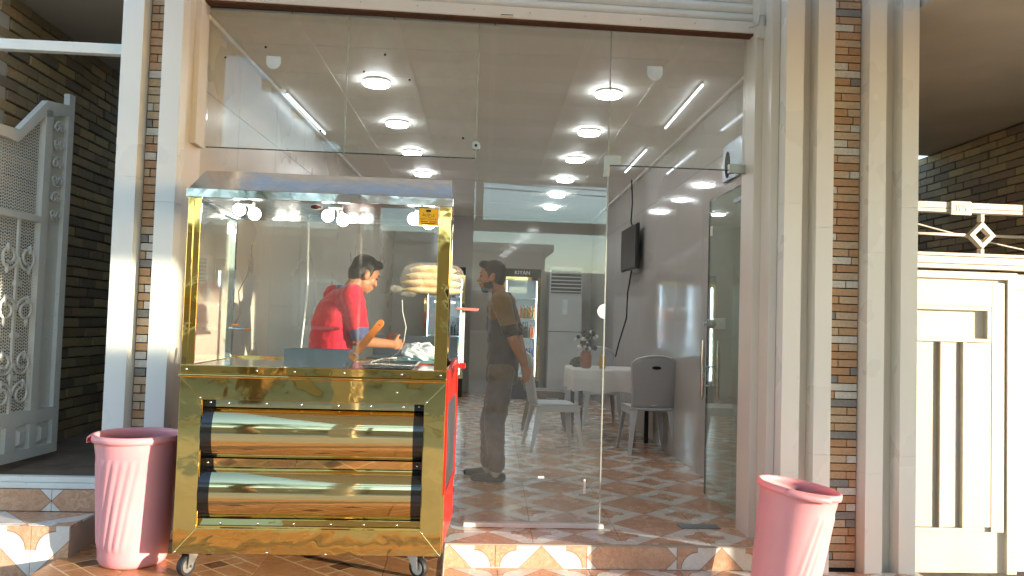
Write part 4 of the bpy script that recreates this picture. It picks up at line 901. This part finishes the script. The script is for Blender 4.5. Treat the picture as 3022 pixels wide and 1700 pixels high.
# plastic chairs
def chair(label, x, y, rz, mat='plastic_grey', back='rattan', group='plastic chairs round the table'):
    t = thing('plastic_chair', label, 'chair', (x, y, 0), rz, group)
    rows = []
    for i in range(9):
        v = i/8
        rows.append([(-.215+.43*j/8, -.20+.42*v, .435-.012*math.sin(math.pi*j/8)+(.006 if 0 < i < 8 else -.01)) for j in range(9)])
    lpart(MB().grid(rows), 'seat', mat, t, solid=.012, smooth=True)
    rows = []
    for i in range(15):
        v = i/14; z = .44+.455*v; hw = .20+.035*v**1.5
        if v > .86: hw *= math.sqrt(max(.05, 1-((v-.86)/.16)**2*.55))
        row = []
        for j in range(15):
            q = -1+2*j/14; row.append((q*hw, -.205-.10*v-.035*(1-q*q)+.03*v*v, z+(.035*(1-q*q) if v > .8 else 0)*((v-.8)/.2)))
        rows.append(row)
    b = lpart(MB().grid(rows), 'backrest', back, t, solid=.01, smooth=True)
    edge = [rows[i][0] for i in range(15)]+[rows[14][j] for j in range(1, 14)]+[rows[i][14] for i in range(14, -1, -1)]
    lpart(MB().tube(edge, .011, 6), 'back_frame', mat, t, smooth=True)
    top = rows[12][7]; lpart(MB().lathe([(0, -.004), (.045, -.004), (.045, .004), (0, .004)], (top[0], top[1]-.004, top[2]-.02), 16, 'y', 1., .35), 'grip_hole', 'gap', t, b)
    lpart(MB().box(-.025, .025, -.252, -.244, .462, .475), 'maker_label', 'paper', t, b)
    lpart(MB().box(-.205, .205, .195, .215, .375, .432), 'front_apron', mat, t, bevel=.01); 
    for sg in (-1, 1): lpart(MB().box(sg*.205-.008, sg*.205+.008, -.18, .195, .37, .432), 'side_apron', mat, t, bevel=.004)
    for sx in (-1, 1):
        for fy, sp_ in ((.20, .035), (-.19, -.075)):
            a0 = Vector((sx*.195, fy, .43)); a1 = Vector((sx*.235, fy+sp_, 0)); m = MB()
            for w0, w1, ax in ((.034, .022, 0), (.034, .022, 1)):
                off = Vector((1, 0, 0)) if ax == 0 else Vector((0, 1, 0)); th = Vector((0, 1, 0))*.006 if ax == 0 else Vector((1, 0, 0))*.006
                dirn = -sx if ax == 0 else (-1 if fy > 0 else 1)
                m.add([a0-th, a0+off*dirn*w0*1.6-th, a1+off*dirn*w1-th, a1-th, a0+th, a0+off*dirn*w0*1.6+th, a1+off*dirn*w1+th, a1+th], [(0, 1, 2, 3), (7, 6, 5, 4), (0, 4, 5, 1), (1, 5, 6, 2), (2, 6, 7, 3), (3, 7, 4, 0)])
            lpart(m, 'leg', mat, t, bevel=.003)
    return t
chair('grey woven-back plastic chair seen from behind at the near side of the table', 1.83, 2.95, R(2))
chair('grey plastic chair in side view left of the table, facing right', .93, 3.02, R(-84))
chair('grey plastic chair on the far side of the table, facing the glass', 1.72, 4.95, R(180))
chair('brown plastic chair at the left far corner of the table', 1.0, 4.45, R(-95), 'plastic_brown', 'plastic_brown')
tb = thing('dining_table', 'small table under a white cloth inside the shop', 'table', (1.6, 3.7, 0))
box(1.2, 2.02, 3.42, 4.15, .715, .74).build('table_top', 'plastic_brown', tb); 
for x in (1.26, 1.95):
    for y in (3.48, 4.08): box(x-.02, x+.02, y-.02, y+.02, 0, .714).build('leg', 'black_plastic', tb)
rows = []
cx_, cy_, hx_, hy_ = 1.61, 3.785, .425, .38
per = [(cx_-hx_+2*hx_*i/16, cy_-hy_) for i in range(16)]+[(cx_+hx_, cy_-hy_+2*hy_*i/14) for i in range(14)]+[(cx_+hx_-2*hx_*i/16, cy_+hy_) for i in range(16)]+[(cx_-hx_, cy_+hy_-2*hy_*i/14) for i in range(14)]
m = MB(); n = len(per); vs = []
for lv, (zz, o) in enumerate(((.748, -.0), (.735, .012), (.64, .016), (.52, .022))):
    for i, p in enumerate(per):
        d = Vector((p[0]-cx_, p[1]-cy_, 0)); d = Vector((d.x/hx_, d.y/hy_, 0)).normalized(); wv = .012*math.sin(i*1.3)*(lv/3)
        vs.append((p[0]+d.x*(o+wv), p[1]+d.y*(o+wv), zz+(.012*math.sin(i*.9) if lv == 3 else 0)))
m.add(vs, [(l*n+i, l*n+(i+1) % n, (l+1)*n+(i+1) % n, (l+1)*n+i) for l in range(3) for i in range(n)]+[tuple(range(n))]); tag(m.build('tablecloth', 'cloth_white', auto=True), 'white cloth with wavy hem draped over the table', 'tablecloth')
jar = thing('flower_jar', 'rust-red jar with dark and white flowers on the table', 'vase', (1.33, 3.62, .749)); MB().lathe([(.035, .749), (.058, .77), (.06, .88), (.045, .91), (.05, .925)], (1.33, 3.62, 0), 18).build('jar', 'ketchup_jar', jar, smooth=True)
rng = random.Random(4); m = MB(); m2 = MB()
for k in range(60):
    v = Vector((rng.gauss(0, .04), rng.gauss(0, .04), rng.uniform(0, .2))); (m if k % 3 else m2).ell(Vector((1.33, 3.62, .95))+v, (.022, .022, .022), None, 6, 4)
m.build('dark_flowers', 'black_plastic', jar); m2.build('white_flowers', 'paper', jar)
sq = thing('sauce_bottle', 'yellow squeeze bottle beside the flower jar on the table', 'bottle', (1.5, 3.6, .749)); MB().lathe([(.03, .749), (.032, .76), (.032, .88), (.012, .9)], (1.50, 3.6, 0), 14).build('body', 'mustard', sq, smooth=True); MB().lathe([(.012, .901), (.004, .945)], (1.5, 3.6, 0), 10).build('nozzle', 'mustard', sq, smooth=True)
crumple('dark_reflection', (1.30, 3.86, .80), (.10, .08, .06), 'reflection_dark', 'dark crumpled form behind the flower jar, standing for a reflected black cap', 'bag', 11)  # solid dark form in place of a capped person's reflection in the glass

# display fridges
def fridge(label, x0, x1, y, sign):
    t = thing('display_fridge', label, 'fridge', ((x0+x1)/2, y+.3, 0), group='glass-door drinks fridges'); z1, zg = 2.06, 1.93
    m = MB(); m.box(x0, x0+.04, y+.02, y+.6, .0, z1); m.box(x1-.04, x1, y+.02, y+.6, 0, z1); m.box(x0+.04, x1-.04, y+.56, y+.6, 0, z1); m.box(x0+.04, x1-.04, y+.02, y+.56, zg, z1); m.box(x0+.04, x1-.04, y+.02, y+.56, 0, .32); m.build('cabinet', 'white_plastic', t)
    h = box(x0, x1, y-.005, y+.018, zg+.001, z1).build('header', 'black_plastic', t)
    if sign: text_mb('KIYAN', .085, Matrix.Translation(((x0+x1)/2, y-.007, (zg+z1)/2)) @ UPXZ, .001).build('lettering', 'paper', h)
    fr_ = MB(); fr_.box(x0, x0+.05, y-.01, y+.018, .30, zg); fr_.box(x1-.05, x1, y-.01, y+.018, .30, zg); fr_.box(x0+.05, x1-.05, y-.01, y+.018, zg-.05, zg); fr_.box(x0+.05, x1-.05, y-.01, y+.018, .30, .35); fr_.build('door_frame', 'gold_roll', t)
    box(x0+.0, x1, y-.005, y+.018, 0, .298).build('kick_plate', 'black_plastic', t); box(x0+.05, x1-.05, y+.002, y+.008, .35, zg-.05).build('door_glass', 'glass', t)
    for sg in (x0+.056, x1-.062): box(sg, sg+.006, y+.03, y+.045, .36, zg-.06).build('light_strip', 'fridge_led', t)
    zsh = [.36, .66, .97, 1.28, 1.60]
    for z in zsh: box(x0+.064, x1-.064, y+.05, y+.54, z-.012, z).build('shelf', 'white_plastic', t)
    return zsh
def bottles(x0, x1, y, z, n, r, h, mat, neck, label, group, rows_=1):
    for k in range(n):
        x = x0+(x1-x0)*(k+.5)/n
        o = MB().lathe([(r*.95, 0), (r, .01), (r, h*.62), (r*neck, h*.8), (r*neck, h)], (0, 0, 0), 10).mesh('bottle', mat, True) if k == 0 else o_
        o_ = o; b = link('bottle', o, None, M=Matrix.Translation((x, y+.09, z+.0005))); tag(b, label+', '+(['leftmost', 'second from left', 'third from left', 'fourth from left', 'fifth from left'][k] if k < n-1 or n < 3 else 'rightmost'), 'bottle', group)
plain('glass_dark', '#2a1d12', .15); plain('glass_amber', '#c2561f', .2); plain('juice', '#8a8a2c', .3); plain('can_violet', '#3a2f5c', .3)
FY = 7.9
zs = fridge('tall drinks fridge with gold door frame and black header reading KIYAN', .655, 1.255, FY, True)
bottles(.95, 1.18, FY, zs[4]-.32, 4, .026, .17, 'juice', .5, 'small yellow-labelled jar on the upper fridge shelf', 'jars in the fridge')
bottles(.98, 1.08, FY, zs[2], 3, .021, .25, 'glass_dark', .4, 'dark glass bottle on the middle fridge shelf', 'dark bottles in the fridge'); bottles(1.09, 1.18, FY, zs[2], 2, .023, .21, 'glass_amber', .4, 'amber bottle on the middle fridge shelf', 'amber bottles in the fridge')
bottles(.93, 1.19, FY, zs[3], 5, .024, .2, 'glass_amber', .45, 'orange drink bottle on the second fridge shelf from the top', 'orange bottles in the fridge'); bottles(.94, 1.19, FY, zs[1], 5, .024, .15, 'can_violet', .6, 'violet capped bottle on the lower fridge shelf', 'violet bottles in the fridge')
zs = fridge('second drinks fridge half hidden behind the right edge of the cart', -.58, .06, FY+.1, False)
bottles(-.2, .0, FY+.1, zs[2], 4, .022, .22, 'glass_dark', .4, 'dark bottle in the half-hidden fridge', 'bottles in the second fridge'); bottles(-.2, .0, FY+.1, zs[1], 4, .024, .18, 'juice', .5, 'pale green bottle in the half-hidden fridge', 'green bottles in the second fridge')
ac = thing('air_conditioner', 'tall pale floor-standing air conditioner with dark louvred outlet', 'air conditioner', (1.66, 8.2, 0)); box(1.40, 1.94, 8.0, 8.35, 0, 2.12).build('body', 'ac_white', ac, bevel=.015); box(1.43, 1.91, 7.985, 7.999, 1.70, 2.06).build('outlet', 'gap', ac)
for k in range(6): box(1.43, 1.91, 7.972, 7.984, 1.72+k*.058, 1.737+k*.058).build('louvre', 'ac_white', ac)
box(1.40, 1.94, 7.993, 7.9995, 1.08, 1.088).build('seam', 'gap', ac); box(1.62, 1.70, 7.993, 7.9995, 1.36, 1.6).build('energy_label', 'pale_sticker', ac)
# kitchen side behind the cook
sv = thing('gas_range', 'steel gas range with knobs behind the cook', 'stove', (-.42, 2.6, 0)); box(-.82, -.02, 2.4, 2.95, 0, .86).build('body', 'steel_dull', sv, bevel=.004); box(-.80, -.04, 2.385, 2.399, .62, .80).build('oven_front', 'gap', sv); box(-.82, -.02, 2.93, 2.95, .861, 1.05).build('back_panel', 'steel_dull', sv)
for k in range(5): MB().cyl((-.72+k*.15, 2.37, .83), (-.72+k*.15, 2.399, .83), .02, n=12).build('knob', 'black_plastic', sv)
kc = thing('side_counter', 'dark steel side counter along the left wall behind the cook', 'counter', (-1.15, 1.9, 0)); box(-1.43, -.88, 1.5, 2.35, .80, .84).build('worktop', 'steel_dull', kc, bevel=.003); box(-1.42, -.90, 1.52, 2.33, .05, .799).build('cabinet', 'black_plastic', kc)
crt = box(-1.35, -.95, 1.55, 1.85, .841, .93).build('crate', 'teal', bevel=.006); tag(crt, 'dark teal plastic crate on the side counter', 'crate')

# ================================================================== PEOPLE
def remesh(mb, voxel, smooth=5):
    me = mb.mesh('tmp', None, merge=False); o = bpy.data.objects.new('tmp', me)
    x = o.modifiers.new('r', 'REMESH'); x.mode = 'VOXEL'; x.voxel_size = voxel
    y = o.modifiers.new('s', 'SMOOTH'); y.factor = .5; y.iterations = smooth
    me2 = bake(o)
    bpy.data.objects.remove(o); bpy.data.meshes.remove(me); me2.polygons.foreach_set('use_smooth', [True]*len(me2.polygons)); return me2
class Blob(MB):
    def limb(s, pts, rad):
        for (p, q), (a, b) in zip(zip(pts, pts[1:]), zip(rad, rad[1:])):
            p, q = Vector(p), Vector(q); L = (q-p).length; k = max(2, int(L/(.5*min(a, b)))+1)
            for i in range(k+1): t = i/k; r = a+(b-a)*t; s.ell(p.lerp(q, t), (r, r, r), None, 12, 8)
        return s
def blob_part(name, mb, mat, parent, voxel=.008, smooth=5, wrinkle=0., seed=0):
    me = remesh(mb, voxel, smooth)
    if wrinkle:
        nv = len(me.vertices); co = [0.]*(3*nv); no = [0.]*(3*nv); me.vertices.foreach_get('co', co); me.vertices.foreach_get('normal', no)
        for i in range(nv):
            c = Vector(co[3*i:3*i+3]); n = mnoise.noise(Vector((c.x*9+seed, c.y*9, c.z*22)))+.5*mnoise.noise(Vector((c.x*22, c.y*22+seed, c.z*40)))
            for k in range(3): co[3*i+k] += no[3*i+k]*n*wrinkle
        me.vertices.foreach_set('co', co); me.update()
    me.materials.append(MATS[mat]); return link(name, me, parent)
def frame(yawd, pitch):
    f = Vector((math.cos(yawd)*math.cos(pitch), math.sin(yawd)*math.cos(pitch), math.sin(pitch))); l = Vector((-math.sin(yawd), math.cos(yawd), 0)); u = f.cross(l); return Matrix((f, l, u)).transposed()
def head_parts(body, H, c, beard):
    """adds skull, face, ears to body; returns builders for hair etc."""
    c = Vector(c); L = lambda x, y, z: c+H @ Vector((x, y, z))
    body.ell(L(0, 0, .03), (.098, .076, .100), H); body.ell(L(.018, 0, -.045), (.072, .062, .07), H); body.ell(L(.05, 0, -.082), (.036, .036, .03), H)
    body.ell(L(.075, 0, .03), (.022, .05, .02), H); body.limb([L(.088, 0, .018), L(.108, 0, -.022)], [.010, .014]); body.ell(L(.09, 0, -.055), (.014, .026, .010), H); body.ell(L(.086, 0, -.068), (.014, .022, .009), H)
    for sg in (-1, 1): body.ell(L(-.005, sg*.078, -.008), (.022, .010, .034), H); body.ell(L(.06, sg*.035, -.02), (.025, .025, .025), H)
    hair = Blob(); hair.ell(L(-.012, 0, .058), (.098, .081, .080), H); hair.ell(L(-.045, 0, .01), (.062, .076, .08), H); hair.ell(L(-.055, 0, -.04), (.035, .052, .04), H); hair.ell(L(.06, 0, .105), (.045, .06, .03), H)
    for sg in (-1, 1): hair.ell(L(.012, sg*.07, .035), (.02, .014, .05), H)
    bl = None
    if beard:
        bl = Blob(); bl.ell(L(.052, 0, -.088), (.038, .042, .03), H)
        for sg in (-1, 1): bl.limb([L(.005, sg*.066, -.03), L(.02, sg*.062, -.07), L(.055, sg*.034, -.09)], [.012, .016, .018])
        for sg in (-1, 1): bl.ell(L(.028, sg*.046, -.062), (.042, .02, .036), H)
        bl.limb([L(.092, -.03, -.045), L(.102, 0, -.042), L(.092, .03, -.045)], [.005, .007, .005])
    eyes = MB(); brow = MB()
    for sg in (-1, 1):
        eyes.ell(L(.083, sg*.033, .012), (.010, .012, .007), H, 10, 6); brow.tube([L(.088, sg*.014, .033), L(.092, sg*.034, .038), L(.082, sg*.052, .032)], [.004, .0045, .003], 5)
    return hair, bl, eyes, brow
def hand(b, w_, d, up, side, L=.17, curl=.6, spread=.14):
    """palm + five bent fingers from the wrist w_ along d; up = back-of-hand normal, side = thumb side"""
    w_, d, up, side = Vector(w_), Vector(d).normalized(), Vector(up).normalized(), Vector(side).normalized()
    P = Matrix((d, side, up)).transposed(); b.ell(w_+d*.045, (.052, .040, .016), P)
    for k, (o, ln, an) in enumerate(((.030, .070, .10), (.011, .080, .02), (-.009, .074, -.05), (-.028, .058, -.14))):
        p0 = w_+d*.078+side*o; f1 = (d+side*an*1.2-up*curl*.5).normalized(); p1 = p0+f1*ln*.5; f2 = (d*.8+side*an-up*curl*1.5).normalized(); p2 = p1+f2*ln*.5
        b.limb([p0, p1, p2], [.0095, .0088, .0075])
    p0 = w_+d*.03+side*.034; p1 = p0+(d*.6+side*.75-up*.2).normalized()*.036; p2 = p1+(d*.9+side*.25-up*.4).normalized()*.032; b.limb([p0, p1, p2], [.012, .0105, .0085])

def torso(b, prof, Mx):
    for (f0, u0, a0, b0), (f1, u1, a1, b1) in zip(prof, prof[1:]):
        for i in range(5): t = i/5; b.ell(K(f0+(f1-f0)*t, 0, u0+(u1-u0)*t), (a0+(a1-a0)*t, b0+(b1-b0)*t, .045), Mx, 18, 8)
# --- the cook in the red polo shirt, half turned away, bending over his work
ck = thing('person', 'man in a red polo shirt with slate collar working behind the cart', 'person', (-.85, .55, 0))
ya = R(26); F = Vector((math.cos(ya), math.sin(ya), 0)); Lf = Vector((-math.sin(ya), math.cos(ya), 0)); U = Vector((0, 0, 1)); pv = Vector((-.85, .55, .90))
def K(f, l, u): return pv+F*f+Lf*l+U*u
bd_ = Blob(); neck = K(.13, 0, .485); hc = K(.215, 0, .59); H = frame(ya+R(4), R(-24))
rsh, lsh = K(.08, -.19, .445), K(.08, .19, .445); rel, lel = K(.14, -.225, .155), K(.16, .22, .15); rw, lw = K(.385, -.13, .135), K(.40, .09, .14)
bd_.limb([K(.0, 0, .0), K(.03, 0, .2), K(.08, 0, .38), K(.10, 0, .44)], [.09, .09, .085, .06]); bd_.limb([K(.10, 0, .44), neck, hc+H @ Vector((-.02, 0, -.04))], [.062, .056, .055])
for sh_, el_, wr_ in ((rsh, rel, rw), (lsh, lel, lw)): bd_.limb([sh_, el_, wr_], [.052, .040, .028])
for sg in (-1, 1): bd_.limb([K(0, sg*.085, -.02), K(.03, sg*.10, -.45), K(.0, sg*.11, -.83)], [.085, .06, .042]); bd_.limb([K(.0, sg*.11, -.86), K(.14, sg*.12, -.87)], [.032, .026])
hair, bl, eyes, brow = head_parts(bd_, H, hc, False)
hand(bd_, rw, (F*.8+Lf*.35), U*.3-Lf, U*.9+F*.1); hand(bd_, lw, (F*.8-Lf*.45), U*.3+Lf, U*.9+F*.1)
blob_part('body', bd_, 'skin', ck, .0065, 4)
blob_part('hair', hair, 'hair', ck, .007, 3, .003); eyes.build('eyes', 'ink', ck, smooth=True); brow.build('eyebrows', 'hair', ck)
sh_b = Blob(); Mx = Matrix((F, Lf, U)).transposed()
torso(sh_b, ((-.02, -.12, .135, .185), (-.005, 0, .135, .182), (.01, .1, .138, .182), (.02, .2, .145, .19), (.035, .3, .145, .2), (.055, .38, .132, .2), (.08, .44, .10, .17), (.095, .475, .07, .11)), Mx)
for s0, e0 in ((rsh, rel), (lsh, lel)): sh_b.limb([s0, s0.lerp(e0, .45), s0.lerp(e0, .78)], [.078, .070, .064])
blob_part('polo_shirt', sh_b, 'shirt_red', ck, .009, 7, .006, 2)
cf = Blob()
for s0, e0 in ((rsh, rel), (lsh, lel)): cf.limb([s0.lerp(e0, .775), s0.lerp(e0, .82)], [.0655, .065])
blob_part('sleeve_cuffs', cf, 'slate_cloth', ck, .008, 3)
cl_ = Blob(); ax_ = (hc-K(.10, 0, .44)).normalized()
for i in range(20): a = 2*math.pi*i/20; q = K(.10, 0, .468)+F*.068*math.cos(a)+Lf*.072*math.sin(a)+U*(-.012*math.cos(a)); cl_.limb([q, q+U*.028+F*.01], [.014, .012])
blob_part('collar', cl_, 'slate_cloth', ck, .007, 3)
tr_b = Blob()
for sg in (-1, 1): tr_b.limb([K(0, sg*.08, -.02), K(.03, sg*.10, -.45), K(.0, sg*.11, -.80)], [.105, .08, .062])
blob_part('trousers', tr_b, 'trouser_dark', ck, .01, 5, .006)
shb = Blob()
for sg in (-1, 1): shb.limb([K(-.03, sg*.11, -.862), K(.15, sg*.12, -.868)], [.037, .031])
blob_part('shoes', shb, 'shoe', ck, .008, 3)
fb2 = MB().lathe([(.0005, -.13), (.6, -.12), (.9, -.06), (1, 0), (.9, .06), (.6, .12), (.0005, .13)], (0, 0, 0), 14, 'x'); cc = K(.50, -.03, .12); fb2.v = [tuple(cc+F*v[0]*.9-Lf*.25*v[0]+Lf*v[1]*.045+U*v[2]*.022) for v in fb2.v]
tag(fb2.build('flatbread', 'bread', smooth=True), 'split flatbread in the hands of the man in red', 'bread')

# --- the waiting man, in profile, hands behind his back
mn = thing('person', 'bearded man in ochre and navy shirt standing with hands behind his back', 'person', (.33, 1.42, 0))
ya = R(180-8); F = Vector((math.cos(ya), math.sin(ya), 0)); Lf = Vector((-math.sin(ya), math.cos(ya), 0)); pv = Vector((.335, 1.42, .86))
H = frame(ya, R(-2)); hc = K(.10, 0, .685); bd_ = Blob(); neck = K(.045, 0, .58)
# his left arm is the one nearest the glass
lsh, rsh = K(.01, .185, .505), K(.01, -.185, .505); lel, rel = K(-.085, .225, .225), K(-.10, -.20, .225); lw, rw = K(-.165, .06, .03), K(-.17, -.03, .02)
bd_.limb([K(0, 0, .0), K(.0, 0, .2), K(.015, 0, .42), K(.02, 0, .5)], [.09, .09, .085, .06]); bd_.limb([K(.02, 0, .5), neck, hc+H @ Vector((-.02, 0, -.05))], [.062, .056, .055])
for s0, e0, w0 in ((lsh, lel, lw), (rsh, rel, rw)): bd_.limb([s0, s0.lerp(e0, .5), e0, e0.lerp(w0, .4), w0], [.052, .046, .040, .038, .027])
for sg, st_, bk in ((1, .02, .0), (-1, .10, .05)): bd_.limb([K(0, sg*.085, -.02), K(.04+bk, sg*.09, -.42), K(st_, sg*.095, -.78)], [.085, .058, .038]); bd_.limb([K(st_, sg*.095, -.82), K(st_+.15, sg*.10, -.832)], [.03, .024])
hair, bl, eyes, brow = head_parts(bd_, H, hc, True)
hand(bd_, lw, (F*-.35-U*.95-Lf*.15), -F, -Lf*.6-F*.5); hand(bd_, rw, (F*-.2-U*.9+Lf*.3), -F, Lf*.6-F*.5)
blob_part('body', bd_, 'skin', mn, .0065, 4); blob_part('hair', hair, 'hair', mn, .007, 3, .003); blob_part('beard', bl, 'beard', mn, .006, 3, .002); eyes.build('eyes', 'ink', mn, smooth=True); brow.build('eyebrows', 'hair', mn)
Mx = Matrix((F, Lf, U)).transposed(); sb_ = Blob()
torso(sb_, ((.0, -.10, .128, .165), (0, .0, .128, .165), (.0, .1, .125, .165), (.005, .2, .122, .17), (.01, .3, .124, .18), (.012, .4, .12, .19), (.015, .48, .10, .185), (.02, .53, .07, .12)), Mx)
blob_part('shirt', sb_, 'navy_cloth', mn, .009, 6, .006, 6)
sl_ = Blob(); cu_ = Blob()
for s0, e0 in ((lsh, lel), (rsh, rel)): sl_.limb([s0, s0.lerp(e0, .4), s0.lerp(e0, .74)], [.080, .070, .064]); cu_.limb([s0.lerp(e0, .70), s0.lerp(e0, .79)], [.0655, .065])
yk = Blob(); sl_.ell(K(.05, .14, .44), (.075, .05, .10), Mx)
blob_part('ochre_sleeves', sl_, 'ochre_cloth', mn, .009, 5, .005, 1); blob_part('sleeve_cuffs', cu_, 'black_cloth', mn, .008, 3)
cl_ = Blob()
for i in range(20): a = 2*math.pi*i/20; q = K(.02, 0, .535)+F*.066*math.cos(a)+Lf*.07*math.sin(a); cl_.limb([q, q+U*.03+F*.004], [.013, .011])
blob_part('collar', cl_, 'black_cloth', mn, .007, 3)
tb_ = Blob()
for sg, st_, bk in ((1, .02, .0), (-1, .10, .05)): tb_.limb([K(0, sg*.08, -.03), K(.04+bk, sg*.09, -.42), K(st_-.005, sg*.095, -.735)], [.108, .084, .066])
blob_part('trousers', tb_, 'trouser_brown', mn, .01, 5, .008, 3)
sk = Blob(); shb = Blob()
for sg, st_ in ((1, .02), (-1, .10)): sk.limb([K(st_, sg*.095, -.72), K(st_, sg*.095, -.80)], [.046, .044]); shb.limb([K(st_-.045, sg*.095, -.823), K(st_+.06, sg*.097, -.826), K(st_+.165, sg*.10, -.832)], [.037, .036, .027])
blob_part('socks', sk, 'sock', mn, .008, 3); blob_part('shoes', shb, 'shoe', mn, .008, 3)
